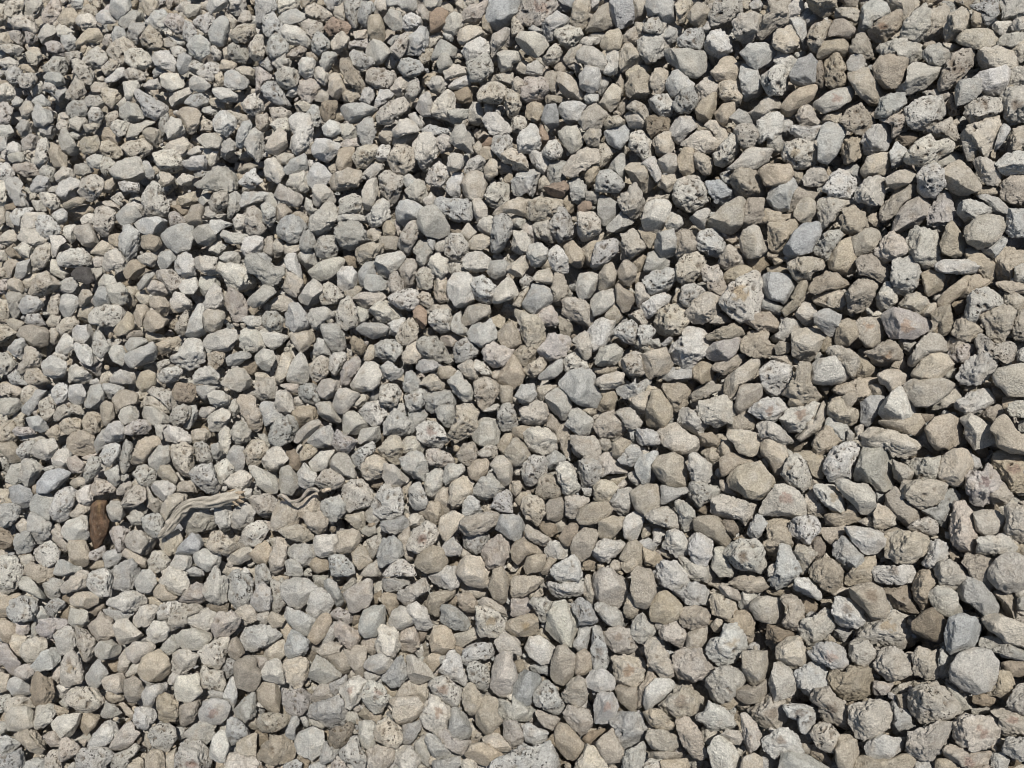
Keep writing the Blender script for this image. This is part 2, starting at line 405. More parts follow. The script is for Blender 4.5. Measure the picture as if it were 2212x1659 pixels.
w0r 165,361 177,353 185,339 194,336 204,347 204,361 194,369 183,369 174,361#big pale angular stone, chiselled
g1p 225,581 234,573 248,571 252,583 252,591 247,605 237,608 229,598#grey stone to the left of the pale grey pentagonal stone with a thin crack
w0r 874,565 898,566 909,563 915,570 914,576 912,582 902,584 877,585 874,576#long whitish rough stone just above the rugged brown stone with a deeply folded, crumbling surface
w0r 637,42 644,37 656,32 665,36 674,44 672,51 662,58 649,64 642,56#large whitish stone, wide and low
t0s 828,261 839,243 850,236 855,249 857,264 854,273 843,274 830,268#tan triangular stone with a rounded base, standing on it
w0p 783,471 789,456 799,455 807,462 811,474 811,486 803,489 791,485 781,475#pale stone with one big oval hole
w0r 288,120 295,113 307,113 312,123 313,141 300,153 288,150 293,134#pale grey bent stone, wide at the bottom
t1s 885,508 888,497 898,488 905,500 916,508 927,508 922,518 907,526 899,518#half-hidden tan smooth stone down and left of the tan stone like half a clam shell
t1r 834,384 847,384 861,377 877,379 884,384 870,398 865,399 857,405 851,398 837,392#tan stone down and right of the bright white rounded boulder-like stone, smooth and clean
w0s 642,220 646,204 653,200 666,200 671,205 669,216 662,229 656,235 645,229#smooth white stone narrowing downward, the whitest in its row
s0f 515,679 522,670 540,676 542,682 532,696 531,703 524,706 512,703 512,689#dark slate-blue stone with smooth broken faces
g0s 418,221 420,211 428,206 437,207 442,214 449,226 448,234 438,238 426,235 419,228#large dark grey rounded boulder-like stone, plain and smooth
b0p 66,696 71,688 83,687 96,689 105,699 101,706 88,713 78,711 67,703#big oval cream stone with a dark ragged hole
w0p 917,176 923,167 935,162 944,171 944,185 939,192 935,197 924,197 918,192#white stone with one dark hole near its top and two below
b0s 388,701 394,698 418,696 424,707 423,713 406,725 400,725 393,716 394,709#large smooth greyish cream stone with an L-shaped outline
b0s 749,605 757,598 768,597 777,598 784,605 785,614 780,622 768,623 756,619#beige smooth stone just below the grey slanting stone, smooth and finger-like
b0r 644,648 647,641 657,640 664,648 672,662 675,674 668,679 660,677 650,665#long greyish cream stone leaning aslant with a holed tip
g0p 709,14 716,2 725,0 739,0 741,7 741,16 732,25 718,29 711,23#large pale blue-grey stone with dimples
t0s 647,407 651,393 660,390 665,394 671,406 672,416 665,425 659,429 647,425 646,416#tall greyish tan rounded stone
b0r 935,570 939,563 950,560 962,567 971,576 958,590 950,591 942,585 936,576#beige rough stone just above the pale grey chunky block with a straight chipped lower face
s0f 485,7 494,0 512,0 520,2 517,9 512,21 504,30 494,28 487,19#blue-grey large stone at the top of the picture
g0f 739,76 741,66 748,65 757,69 762,83 762,97 753,106 746,108 743,93#large grey oblong stone with a swirled grain
g0p 433,202 441,197 450,199 462,199 470,198 475,212 467,222 457,221 445,215 438,211#long grey stone full of tiny pinholes
w0r 696,714 705,711 708,701 723,708 732,715 735,726 725,730 711,731 697,720#whitish rough stone up and right of the long tan stone with a lumpy lower end
t0r 768,223 778,221 793,220 800,224 792,236 784,248 780,253 770,250 768,243#tan rough stone to the left of the large blue-grey leaf-shaped stone lying aslant
b0r 912,655 918,647 935,651 942,658 938,667 939,676 930,680 915,674 914,664#beige rough stone to the right of the cream craggy stone with a short dark slit
w0r 979,536 995,536 1004,532 1012,541 1017,548 1012,556 999,554 981,556 977,552#whitish rough stone just below the beige half-moon stone with a flat top
w0p 342,489 351,480 362,479 371,490 372,499 367,506 347,512 344,501#large whitish stone with slanted pits, shaped like a shield
g0r 245,258 256,254 269,263 285,268 279,279 273,286 265,286 256,275 248,273#large grey flat slab
t0s 694,521 699,517 709,516 719,518 727,529 731,537 726,547 718,547 713,539 706,536 695,531#big tan stone with a soft shine-free dome
b0s 630,494 635,488 645,484 656,485 661,494 662,501 656,511 645,514 636,509#round smooth cream stone
g0r 862,137 872,127 884,123 892,125 891,139 885,150 872,156 864,153#grey stone with curved cracks like a shell
b0r 999,95 1009,88 1024,87 1024,120 1011,123 1003,113#beige rough stone to the right of the large cream stone with a brown pocket
t0s 234,666 238,660 250,654 256,659 256,666 261,671 259,682 256,688 248,691 237,686 235,674#tan smooth stone down and right of the cream triangular stone covered in fine pits
g0f 928,593 942,584 957,593 958,603 964,610 953,617 942,615 932,605#pale grey chunky block with a straight chipped lower face
w0r 955,405 960,398 967,393 983,389 991,390 995,403 988,408 981,412 974,414 965,413 953,408#rough whitish stone, dark and ragged underneath
b0r 907,362 914,351 922,339 929,333 939,334 946,342 946,352 933,355 925,359 917,364 912,368#beige stone up and left of the cream flattish stone with a slanted long edge
t0r 740,344 748,332 759,330 768,333 768,340 775,345 777,352 768,356 755,357 743,352#tan stone to the left of the big greyish tan stone shaped like a boxing glove
b0r 817,201 826,197 840,199 852,197 854,202 844,208 835,220 824,229 817,220#beige rough stone just below the whitish stone with dark nicks and a knobby outline
w0r 688,545 691,534 702,533 709,532 713,543 713,555 706,566 697,569 691,558#pale stone with a rounded triangular outline, standing upright
w0p 830,176 837,169 849,172 856,181 856,190 852,192 851,198 840,198 828,198 828,192 821,192#whitish stone with dark nicks and a knobby outline
b0p 975,344 981,332 991,340 997,346 1009,340 1015,346 1016,357 1006,363 997,360 981,355#beige pitted stone just below the big cream stone tapering downward like a tooth
w0p 476,621 477,607 484,606 497,613 505,622 505,632 496,637 478,636#white stone with ochre hollows on its upper face
w0r 524,434 532,427 540,427 548,430 554,435 556,445 558,446 555,452 541,456 533,452 527,444#whitish round stone with a snout-like corner
g0r 111,571 124,560 132,559 141,571 139,576 135,585 127,591 115,590 110,583 113,576#grey stone down and right of the egg-shaped pale stone with a notch in its rim
g0p 533,696 540,685 547,680 556,688 563,701 564,711 557,716 547,710 534,704#grey pitted stone down and right of the dark slate-blue stone with smooth broken faces
t0r 864,352 877,347 888,339 898,346 902,355 900,364 890,367 880,370 873,362#tan rough stone down and left of the large grey pointed slab with an orange-pink stain
b0r 894,193 895,190 917,182 918,192 909,199 901,207 894,217 884,223 879,215 881,206#beige stone up and left of the large beige oblong stone
t0r 869,31 879,21 891,12 900,9 902,23 898,30 884,44 877,44 869,39#brownish tan stone with a crusty grain, lying aslant
w0f 447,285 453,274 467,273 474,279 471,290 474,300 462,307 454,304 449,296#large pale greenish stone with a broad flat face and one scratch
t0s 555,732 558,723 568,726 584,743 584,750 574,760 566,759 557,747#large tan drop-shaped stone with one tiny hole
t1r 994,259 1006,246 1017,251 1024,248 1024,261 1015,268 1013,281 999,281 997,268#tan stone down and right of the very large cream stone shaped like a clam
p0r 481,552 490,540 500,534 508,541 509,555 503,567 491,570 484,560#pinkish cream boulder-like stone with blunt corners
b0f 734,371 756,355 759,364 755,377 743,384 740,384 732,401 724,394 725,379#long beige angular stone up and right of the broad whitish stone with soft pits
b0r 562,314 563,300 574,297 584,301 592,307 595,317 590,327 579,324 569,319#beige rough stone to the right of the blue-grey flat-topped stone like a roof tile
w0p 428,682 435,676 446,676 453,682 461,687 465,694 453,708 441,699 432,693#whitish pitted stone just above the big cream stone with a rusty square hollow
b0r 732,23 739,14 753,12 762,15 760,28 753,41 743,44 734,35#cream grainy stone with a rounded peak
w0f 708,750 712,741 721,736 730,741 737,752 738,761 732,768 718,768 709,755#clean white stone with a long straight ridge
b0f 640,355 653,351 666,347 669,357 673,366 666,373 649,379 644,371#large pale block with a clean sharp edge between two faces
b0s 974,512 981,509 998,511 1006,517 1005,526 999,536 986,536 977,531#beige half-moon stone with a flat top
g0p 549,228 554,213 559,208 566,209 571,219 577,231 573,238 562,245 554,238 550,234#dark grey cratered stone like an upright egg
g0f 768,192 780,183 789,176 796,183 798,192 791,199 789,209 778,213 774,207 768,202#grey angular stone to the right of the large tan stone, flat and wide
g1r 891,704 895,701 907,710 923,726 909,736 898,735 891,726#grey stone up and right of the bright white stone tapering to a blunt snout
t0p 839,120 847,111 861,104 868,113 877,123 872,130 861,134 847,130#tan triangular stone with pits in a ring
b0r 460,524 464,517 481,512 492,510 499,512 496,524 485,532 471,536 461,533#long lumpy greyish cream stone
b0r 856,190 868,178 879,175 885,181 884,192 884,204 873,205 859,202 855,198 855,192#beige stone to the right of the whitish stone with dark nicks and a knobby outline
t0p 824,62 834,49 840,56 847,69 847,83 833,90 826,83 824,72#pinkish tan peaked stone with a small hollow
g0s 161,237 168,229 183,223 192,226 193,236 190,249 177,253 167,246#large pale grey round stone, scuffed
b0r 848,641 851,635 862,635 872,645 877,657 874,666 866,667 855,663 849,652#beige stone to the right of the white triangular stone
w0f 295,743 300,732 312,728 323,731 324,740 321,753 312,760 298,752#pale grey-white block with seven blunt corners
d1r 883,586 898,584 910,586 916,597 920,606 913,614 906,611 894,606 887,596#rugged brown stone with a deeply folded, crumbling surface
g0r 310,217 317,212 323,205 330,202 337,207 336,221 331,230 325,234 321,238 314,239 310,230#grey rough stone down and left of the creamy oblong stone, long and rounded
p0r 873,252 884,237 891,231 900,236 908,246 908,254 898,257 885,264#pinkish rough stone just above the greyish pink ridged stone, upright among tan ones
b0r 563,167 572,155 584,147 598,148 599,162 588,167 574,178 565,174#large buff stone sloping over a tan one
w0p 145,190 153,181 160,185 162,194 169,202 167,215 156,217 147,215 142,200#large white cratered stone
g0p 591,634 595,623 603,627 605,643 609,659 606,669 600,673 593,670 591,657#long upright grey-brown stone riddled with pits
b0s 761,441 768,437 776,441 785,446 788,458 782,473 773,474 768,460 762,456#smooth beige stone cut by the crack line of shade
w0r 753,404 768,397 768,398 780,397 787,406 783,415 774,422 768,421 768,421 756,418 749,412#whitish stone to the left of the large white stone with a crusty brown upper side
b0p 527,213 529,201 539,197 554,198 563,197 563,205 556,211 549,220 535,221 528,219#cream stone bitten along its top, with one dark hole
g0s 359,625 364,611 373,605 383,606 387,614 383,626 376,636 365,637 360,632#smooth pale grey stone like a broad molar
b0r 594,422 601,415 612,411 617,415 624,425 625,434 617,441 602,438 595,430#beige rough stone up and right of the cream blocky stone with a ridge of shade
w0r 413,144 418,134 430,133 437,141 437,153 430,169 425,174 418,164#large pale stone, tall and pear-shaped
w0r 208,576 213,568 222,567 220,576 227,576 228,588 227,600 218,605 206,598 204,589#whitish rough stone just above the cream triangular stone covered in fine pits
b0r 273,514 279,501 288,500 299,511 299,521 294,526 281,531 270,531#big cream stone like a shark fin
w0p 784,707 790,700 799,702 804,704 811,701 814,713 815,722 810,731 803,733 798,728 797,720 788,717#white knobbly three-lobed stone with brown hollows
g0p 76,760 81,750 96,747 110,747 116,759 106,765 100,768 79,768#grey mottled lump with a smaller bulge beside it
p1r 945,753 954,745 971,751 988,752 991,762 982,768 962,765 947,759#half-hidden long pinkish rough stone just below the big pinkish white stone with a red streak
t0r 778,596 787,595 798,597 804,606 805,618 799,632 788,629 782,622 787,613 784,604#tan rough stone just above the beige cube-like stone with a flat cut lower edge
t0s 476,717 484,696 498,700 497,713 503,720 491,732 484,735 477,724#tan smooth stone down and left of the dark slate-blue stone with smooth broken faces
w0p 642,280 651,273 666,268 676,270 677,280 669,290 653,295 645,287#broad white stone with a few pores
w0p 406,548 409,539 416,529 427,519 438,531 437,539 430,548 419,553#whitish stone with a reddish-brown honeycombed hole
b0r 61,684 61,663 66,654 74,650 80,658 84,673 83,682 67,686#yellowish cream stone with a hollowed ochre face
w0p 789,530 791,521 799,517 810,516 820,521 822,529 814,536 811,544 806,545 799,539 792,536#white heart-shaped stone with three holes, a pale face
b0r 621,235 634,229 642,233 650,241 649,246 639,253 632,259 621,259#beige stone down and left of the smooth white stone narrowing downward
w0p 2,569 1,561 7,556 16,558 21,567 23,576 19,583 8,595 0,592 0,576#whitish pitted stone just above the round whitish stone with a dark honeycombed patch
s0f 789,86 791,72 798,60 810,54 817,62 815,81 800,87#dark blue-grey pyramid-like stone with slaty cracks
w0f 109,171 118,162 127,159 139,157 146,174 144,181 130,182 116,178#large pale grey triangular chunk stone
g0s 812,105 824,95 837,88 849,86 854,93 849,102 835,110 824,113#blue-grey long stone, peppered with dark specks
t1r 967,250 976,248 990,256 998,266 996,281 988,282 976,268 967,259#tan stone to the right of the long flat white stone like a loaf
t1r 917,574 930,569 936,576 942,588 929,592 931,606 924,608 916,599 914,588#tan stone up and left of the pale grey chunky block
w0r 339,687 349,679 358,676 367,682 368,688 360,701 353,709 345,706 339,695#whitish rough stone to the left of the white round stone peppered with black holes
g0f 522,304 529,292 535,282 547,287 554,294 555,300 546,307 537,316 528,311#blue-grey flat-topped stone like a roof tile
w0r 760,118 768,113 777,112 784,118 781,132 773,139 768,138 760,144 754,141 755,130#whitish rough stone up and right of the large pale bluish grey pointed slab
t0s 595,744 605,735 613,728 618,741 627,755 622,761 606,763 600,752#tan smooth stone down and left of the large grey rough stone notched at its top
t0s 856,323 862,318 876,318 881,319 885,331 881,341 872,347 865,346 859,336#tan smooth stone to the left of the large grey pointed slab with an orange-pink stain
p0r 539,349 546,340 548,334 568,336 571,341 566,356 549,360 539,357#pinkish grey stone with a raised rim at its top
w0r 936,266 942,259 958,260 974,257 982,263 981,272 965,274 947,274 937,272#long flat white stone like a loaf
w0s 198,715 203,702 213,699 225,700 230,707 227,717 220,724 208,724 200,720#whitish smooth stone up and right of the big cream lumpy stone with scattered dimples
b0r 603,636 610,629 620,627 629,630 637,645 636,651 625,654 614,652 608,645#beige rough stone up and right of the long upright grey-brown stone riddled with pits
g1r 182,523 191,510 204,509 216,514 218,525 205,530 193,534 186,530#half-hidden grey rough stone just below the large upright stone with a dark wrinkle
d0r 32,682 31,673 41,673 46,677 52,680 54,696 46,707 36,707 31,699#dark grey two-lobed stone standing upright
w0f 737,160 748,148 768,148 774,152 768,161 757,168 727,171#large pale bluish grey pointed slab
t0r 857,259 872,253 881,264 892,273 891,281 880,283 870,276 859,275#tan rough stone to the left of the greyish pink ridged stone, upright among tan ones
g0f 471,435 482,416 496,420 500,428 499,443 491,445 478,445#grey stone with an arched top face and a clean front
w0r 813,490 817,484 826,484 835,485 839,495 846,504 846,516 835,514 824,504 817,497#white stone with an ochre blotch at its top
b0r 686,139 697,131 709,131 718,137 717,150 706,155 693,150 681,146#creamy oblong stone with a jagged foot
b0r 571,436 579,435 594,436 599,442 601,456 599,460 584,459 572,453#cream blocky stone with a ridge of shade
t0f 940,244 949,221 954,222 961,234 967,248 962,256 953,257 943,252#grey tan drop-shaped stone with a narrow top
w0f 594,715 595,695 601,693 614,693 618,706 614,720 603,724 594,722#pale grey block with a squared top
w0p 7,611 10,601 21,597 30,597 38,603 38,612 31,620 16,622 8,617#round whitish stone with a dark honeycombed patch
w0p 695,246 699,234 709,229 716,230 725,242 727,248 720,259 709,254 698,250#whitish stone humped like a tortoise shell
w0r 553,566 563,560 571,554 578,559 581,568 581,576 578,581 565,583 556,581 553,576 551,576#whitish rough stone down and left of the tan oblong stone with rounded ends
b0r 283,666 287,660 303,657 309,663 309,673 303,686 295,689 287,682 285,674#beige rough stone just above the pinkish cream round stone pitted at its top rim
w0p 50,510 56,494 66,487 75,490 76,495 69,518 60,522 53,518#egg-shaped pale stone with a notch in its rim
g0p 417,342 424,337 437,337 445,347 453,357 450,363 439,362 425,359 420,352#large grey rounded stone with a few pinholes
t0s 571,548 574,537 583,529 594,529 599,532 595,544 591,555 583,561 573,558#tan oblong stone with rounded ends
w0r 587,331 596,320 608,317 615,322 614,334 605,347 594,351 591,342#large pale grey stone, broad and sloping to one side
b0r 241,412 236,400 243,394 256,397 256,405 261,414 264,419 261,431 256,434 248,426#long beige rough stone up and left of the blue-grey pockmarked round stone
b0f 343,593 356,585 369,578 372,582 372,598 368,605 358,611 351,613 347,601#beige angular stone with a tall sharp peak
t0r 840,217 844,207 855,206 864,213 868,227 863,231 851,236 841,230#tan stone with a rounded crown and a crease down its face
b0p 170,453 172,445 185,443 193,450 194,465 190,479 182,477 174,464#large upright stone with a dark wrinkle
t0s 415,562 419,553 432,546 442,549 448,562 439,571 426,573 417,567#big smooth tan stone with a flattened top
t0s 782,106 787,97 800,88 814,83 817,90 812,100 800,110 789,117 783,115#tan slab-like stone, leaning
g0p 492,231 494,217 503,214 509,216 512,221 512,234 506,241 504,252 494,252 490,249#grey stone pierced by a hole, shaped like a key
g0r 858,21 863,7 868,3 878,1 886,6 891,12 884,19 874,23 869,35 859,30#grey stone split along a seam
w0p 417,428 424,421 435,422 443,428 448,440 439,449 428,446 418,440#large whitish stone covered with pinholes
b0s 740,241 742,231 753,226 760,229 763,241 768,250 760,256 748,258 741,250#beige smooth stone down and right of the big smooth greyish cream stone, broad and sloping
t1r 868,554 874,558 874,576 873,584 865,585 849,585 846,578 847,576#half-hidden tan rough stone down and right of the grey oval stone lying diagonally
w0p 198,652 208,644 222,637 229,638 229,645 225,659 218,670 204,663#cream triangular stone covered in fine pits
b0p 677,264 686,254 697,252 705,260 701,273 693,281 683,285 677,275#cream oblong stone, upright and bubbly
b0s 955,41 966,30 979,29 988,29 998,36 995,44 981,50 967,46#long smooth beige stone with a waist
b0p 374,731 379,722 388,717 395,724 401,726 402,740 396,748 386,746 375,740#round cream stone with one dark hole near its top
b0r 1004,507 1011,504 1024,507 1024,543 1013,539 1004,530 1006,521#long beige rough stone to the right of the beige half-moon stone with a flat top
t0s 835,748 839,737 847,735 856,739 859,752 854,767 842,767 836,759#tan smooth stone to the left of the bright white stone tapering to a blunt snout
g1r 501,699 512,703 512,696 524,706 535,708 536,716 524,720 512,720 499,718 496,710#half-hidden grey rough stone down and left of the dark slate-blue stone with smooth broken faces
p0p 281,686 291,691 302,688 312,696 309,706 300,716 288,713 283,702#pinkish cream round stone pitted at its top rim
t0s 577,516 580,508 593,503 607,501 613,507 610,515 602,522 588,525 580,524#tan loaf-shaped oblong stone
t0r 811,451 815,437 826,425 834,428 842,440 837,445 828,451 819,459 812,456#tan oblong stone with a notch, leaning on a grey one
g0p 271,428 279,418 290,415 297,422 298,429 291,440 280,446 270,442 269,437#blue-grey pockmarked round stone
b0p 379,176 388,171 404,174 402,185 400,192 397,201 393,207 387,204 381,190#beige pitted stone to the right of the creamy oblong stone, long and rounded
t0s 878,419 890,422 905,418 915,413 924,414 924,430 916,435 893,430 881,426#tan stone just below the pale stone with a star-like ridge, resting on a tan one
w0f 360,370 364,363 376,362 381,375 379,384 373,389 361,392 353,389 351,384#whitish angular stone to the left of the large grey rounded stone with a few pinholes
b0r 825,356 830,347 840,346 851,351 858,356 861,366 858,377 851,379 843,366 833,357#beige stone up and right of the bright white rounded boulder-like stone, smooth and clean
b0s 727,438 730,430 742,430 755,433 760,441 759,453 749,456 739,452 734,444#rounded cream stone with a slanting top face
b0r 329,183 332,174 349,168 362,169 364,176 358,185 339,192 330,190#creamy oblong stone, long and rounded
t1r 988,710 1008,709 1024,720 1024,738 1003,735 998,717#tan stone to the right of the big pinkish white stone with a red streak
b0r 944,28 950,14 962,7 968,10 972,23 962,32 950,43 945,37#long beige rough stone up and left of the long smooth beige stone with a waist
b0p 787,263 798,258 812,257 825,261 822,270 812,273 810,279 798,281 791,273#cream stone with a deep dark cavity
g0f 741,53 750,44 764,43 768,45 774,47 776,54 768,62 768,62 757,69 748,64#grey angular stone down and right of the cream grainy stone with a rounded peak
b0r 562,715 570,706 581,707 590,710 593,721 587,733 581,736 569,724#beige rough stone up and right of the large tan drop-shaped stone with one tiny hole
w0r 704,44 711,31 720,29 732,39 732,51 723,59 713,56 706,53#round pale grey stone with chipped rim
b0r 653,622 667,623 677,620 683,628 691,640 689,645 682,648 662,638#long beige rough stone down and right of the big smooth tan stone, nearly pentagonal
t0f 506,623 512,619 535,612 539,629 534,636 512,636 506,630#tan stone to the right of the white stone with ochre hollows on its upper face
t1s 855,762 865,753 873,761 888,759 905,753 914,761 910,768 857,768#half-hidden long tan smooth stone just below the bright white stone tapering to a blunt snout
b1r 923,41 930,12 942,6 949,9 944,35 937,41#beige stone to the right of the grey wedge-like stone tapering to the top
g0f 204,338 211,333 226,329 235,330 238,340 229,352 215,351 204,346#pale bluish broad stone
w0r 909,466 912,459 927,458 940,456 939,473 931,482 916,478#pale half-barrel stone with a flat top
b0s 6,716 12,708 25,707 35,711 35,726 23,730 9,731 6,724#beige smooth stone down and left of the dark grey two-lobed stone standing upright
w0p 361,696 367,682 375,681 384,688 388,698 383,711 375,714 366,706#white round stone peppered with black holes
t0r 62,440 69,434 83,431 93,435 97,451 89,455 76,456 67,446
t0r 827,416 830,399 841,396 847,407 856,408 861,412 861,423 847,425 835,418
b0p 474,384 476,381 485,377 497,382 499,390 493,404 486,412 478,404 475,394
w0p 762,76 768,72 775,66 783,66 788,74 788,88 782,94 768,95 763,86
w0r 164,576 163,573 170,566 187,574 185,576 190,582 189,588 184,595 174,595 167,590 159,581
w0s 643,701 646,688 656,679 665,678 674,682 673,689 662,699 651,709 645,709
b0r 450,490 453,481 463,473 474,482 471,494 463,506 455,511 449,502
b0s 861,171 868,157 881,153 893,153 893,162 884,174 872,179 865,178
g0f 467,332 475,323 483,324 490,319 497,333 498,340 492,347 483,347 471,341
s0f 448,711 456,708 465,713 471,728 470,736 460,740 450,741 448,731 450,725
g0r 376,554 383,538 394,536 401,544 404,554 395,562 380,568
s0f 609,5 616,0 630,0 634,9 634,21 625,28 614,25 608,16
s1r 923,509 936,507 944,496 949,488 959,493 961,500 952,506 949,517 950,528 937,521
p0f 703,356 712,344 727,339 738,336 740,345 734,355 724,361 711,361
g0r 119,239 123,228 130,224 141,235 141,248 130,263 120,252
b0r 624,194 628,192 628,187 635,183 642,192 642,197 646,202 642,213 635,220 625,212 620,206 618,201
g0r 474,490 478,481 491,472 499,477 505,488 494,496 482,503 476,497
b0f 624,169 632,163 644,164 651,174 656,185 649,192 637,192 630,178
w0p 89,316 95,309 106,305 118,305 125,314 122,322 113,326 102,326 91,323
t0s 464,757 472,744 483,743 500,750 503,757 493,765 483,765
w0r 644,515 653,509 665,506 674,509 680,518 681,529 674,530 659,525 651,523
t0s 503,366 507,359 512,354 519,363 524,375 521,384 520,384 512,390 499,384 499,377
g0p 189,473 197,466 211,464 215,475 220,486 215,493 206,493 193,481
g0r 276,229 284,217 293,216 303,220 307,227 303,235 295,243 286,241 279,236
w0r 105,603 112,598 124,592 132,590 145,596 147,603 134,611 124,612 113,608
w0r 688,467 691,451 697,453 705,459 713,465 713,474 710,482 703,484 693,480
b0r 561,695 570,680 579,674 585,680 587,694 586,702 579,708 565,701
b0p 809,733 819,723 832,725 839,735 833,752 830,754 818,746
b0p 390,153 397,146 409,146 416,155 413,167 404,174 393,171 389,162
w0s 525,648 529,638 540,636 548,642 555,648 555,656 550,662 541,664 531,657
w0r 431,109 434,100 448,90 456,97 455,109 450,123 437,118 430,116
w0s 175,637 184,630 193,629 211,632 211,638 204,649 186,650 178,644
w0r 439,672 445,660 448,652 455,651 461,657 463,669 469,680 464,686 455,681 446,676
w1r 378,629 382,627 395,629 400,638 400,648 391,660 381,655 376,645 379,637
p0r 211,628 218,613 231,611 240,619 237,629 228,637 216,638
b0s 740,385 759,384 763,389 761,397 750,408 738,416 735,406 738,393
w0p 592,258 596,245 603,241 614,239 621,244 618,252 608,261 602,270 595,272 592,265
w0p 713,155 720,146 732,132 739,137 740,148 732,162 723,169 716,164
w0s 175,687 177,677 187,676 198,673 199,685 203,691 191,701 177,700
w0p 522,470 525,462 533,455 544,457 549,465 546,474 540,479 533,486 526,484 524,477
b0p 578,213 585,211 594,213 600,221 600,230 593,239 583,242 578,234 577,222
t0r 661,387 666,384 684,384 689,390 691,398 684,409 677,413 669,405 667,396
g0f 500,515 512,515 512,515 519,516 525,525 522,537 519,545 512,539 512,540 497,530
g0p 149,738 150,729 160,724 168,723 176,730 176,738 169,750 161,752 153,745
w0r 517,141 521,132 528,127 535,122 540,130 541,144 535,155 519,153
w0r 512,181 521,171 537,169 541,174 535,187 535,192 532,197 526,192 518,197 512,192
g0r 672,591 682,588 690,582 703,585 709,591 705,604 695,606 686,603 680,597 673,596
b0r 125,539 130,532 141,531 156,541 159,548 149,556 138,553 127,547
w0r 544,583 550,581 561,584 569,582 583,581 584,589 581,597 561,598 550,596 544,590
t0r 809,287 814,279 826,272 840,275 848,282 844,289 830,289 817,295 810,293
g0r 383,423 394,409 403,414 412,423 409,434 400,437 383,435
w0r 400,459 412,451 421,453 427,463 428,471 424,482 413,477 404,470
p0p 521,86 526,76 537,75 547,81 549,90 542,100 528,102 522,95
w0r 556,470 562,460 569,460 574,468 577,481 580,485 578,493 569,495 563,493 559,482
t0s 757,169 768,165 789,164 793,174 787,184 775,185 768,185 764,181
w0r 677,421 677,414 683,407 694,411 703,415 708,423 703,435 698,436 688,430 680,425
t0s 430,642 432,632 440,625 450,629 455,641 453,650 443,655 433,652
w0r 994,160 1006,153 1024,150 1024,171 1009,176 1002,174
p0r 740,714 747,713 756,723 762,736 759,747 748,754 743,738 741,724
b0s 462,183 467,174 476,171 485,174 487,183 484,192 483,198 474,200 467,198 464,192
w0p 89,574 100,568 110,570 112,576 112,585 111,595 100,596 90,590 87,583
g0f 778,767 783,753 798,752 812,757 829,766 829,768
t0r 951,333 957,319 967,316 979,323 983,331 974,341 961,340
w0f 515,42 521,32 535,32 543,37 549,44 542,53 535,58 526,53
t0r 839,148 844,139 854,132 861,137 864,150 858,159 847,164 839,157
g0p 577,462 585,458 598,460 602,463 601,472 600,479 593,485 581,486 578,473
b0p 376,116 381,108 393,100 404,97 409,104 406,111 390,125 379,123
b0r 773,35 780,29 791,25 798,31 799,44 791,53 777,50 773,44
g0f 309,676 313,663 317,656 322,657 342,673 340,677 323,684 312,680
g0f 283,612 287,607 299,611 315,618 314,626 309,635 301,635 292,626 285,620
g0p 133,93 137,89 146,93 157,100 167,104 168,111 155,120 146,116 139,102
t0r 88,628 96,618 101,611 106,615 113,620 116,633 109,640 100,643 93,636
g0s 954,95 959,82 969,79 981,79 984,88 976,97 965,104 957,105
g0f 544,400 549,393 558,387 563,391 569,397 571,405 570,419 561,419 553,412
g0r 425,404 427,392 439,390 449,389 456,398 455,407 445,406 433,414 426,409
w0r 592,555 598,543 603,539 616,541 625,539 624,547 616,556 609,563 599,562
b0p 811,298 819,293 830,289 844,292 847,304 841,312 830,309 818,305
g0p 687,492 691,482 703,484 715,485 719,490 715,499 705,503 698,510 691,500
b0r 362,467 365,458 375,450 383,457 388,464 386,474 368,481 362,475
t0r 680,620 683,608 695,606 705,608 710,617 706,626 694,630 682,626
w1r 683,567 675,558 688,558 709,567 717,574 712,579 701,581 691,579 686,576
b0r 519,409 528,406 536,400 547,406 548,414 546,425 536,427 524,423
s0f 861,403 870,396 885,396 881,408 872,423 863,430 861,421
b0r 971,162 986,157 997,164 1002,174 999,183 988,185 979,176
g0r 566,425 571,411 577,408 587,414 594,421 594,433 588,435 580,436 572,430
t0s 493,570 504,567 507,576 508,576 509,581 507,599 503,604 493,598 489,588
t0r 743,215 747,199 759,197 764,199 763,220 755,224 747,229 741,227
t1r 1002,185 1011,178 1024,171 1024,192 1024,207 1012,202 1004,199 1003,192
g0r 440,605 450,604 465,615 471,622 468,629 456,630 441,622 442,612
g0r 285,314 290,304 298,303 306,314 312,331 302,332 292,331 286,324
t0r 132,460 138,442 149,436 160,436 161,443 152,451 147,465 137,466 131,467
b0p 28,292 37,275 46,272 56,279 60,282 59,289 46,295 42,298 32,296
t0r 625,88 630,76 639,69 649,76 651,90 646,97 635,98 627,95
w0p 629,141 632,132 642,130 651,139 654,150 651,159 644,162 637,153 629,148
t0r 646,738 650,730 665,730 677,736 680,744 674,750 653,750
w0r 958,206 967,199 975,201 988,204 993,213 983,216 974,220 966,223 959,215
b0f 406,657 413,655 426,665 434,674 432,680 413,686 409,676
g0f 396,209 400,202 408,200 418,204 424,208 420,215 418,222 405,228 397,220
w0r 240,338 242,329 251,326 256,330 262,336 266,345 262,351 256,352 247,354 240,347
g0s 309,271 318,263 332,258 340,257 345,261 340,271 328,279 318,281 312,278
b0r 757,423 768,421 775,423 789,435 795,444 784,446 768,438 760,438
g0s 340,109 346,104 362,103 379,109 369,118 356,125 346,120
t0r 156,696 165,693 174,696 178,703 178,720 171,723 160,721 157,706
b0f 108,754 113,738 125,724 133,722 134,730 140,733 131,745 119,753
w0p 469,289 474,278 484,276 496,286 494,296 491,304 483,303 474,297
w0f 62,532 66,522 80,516 86,517 89,536 82,543 68,541
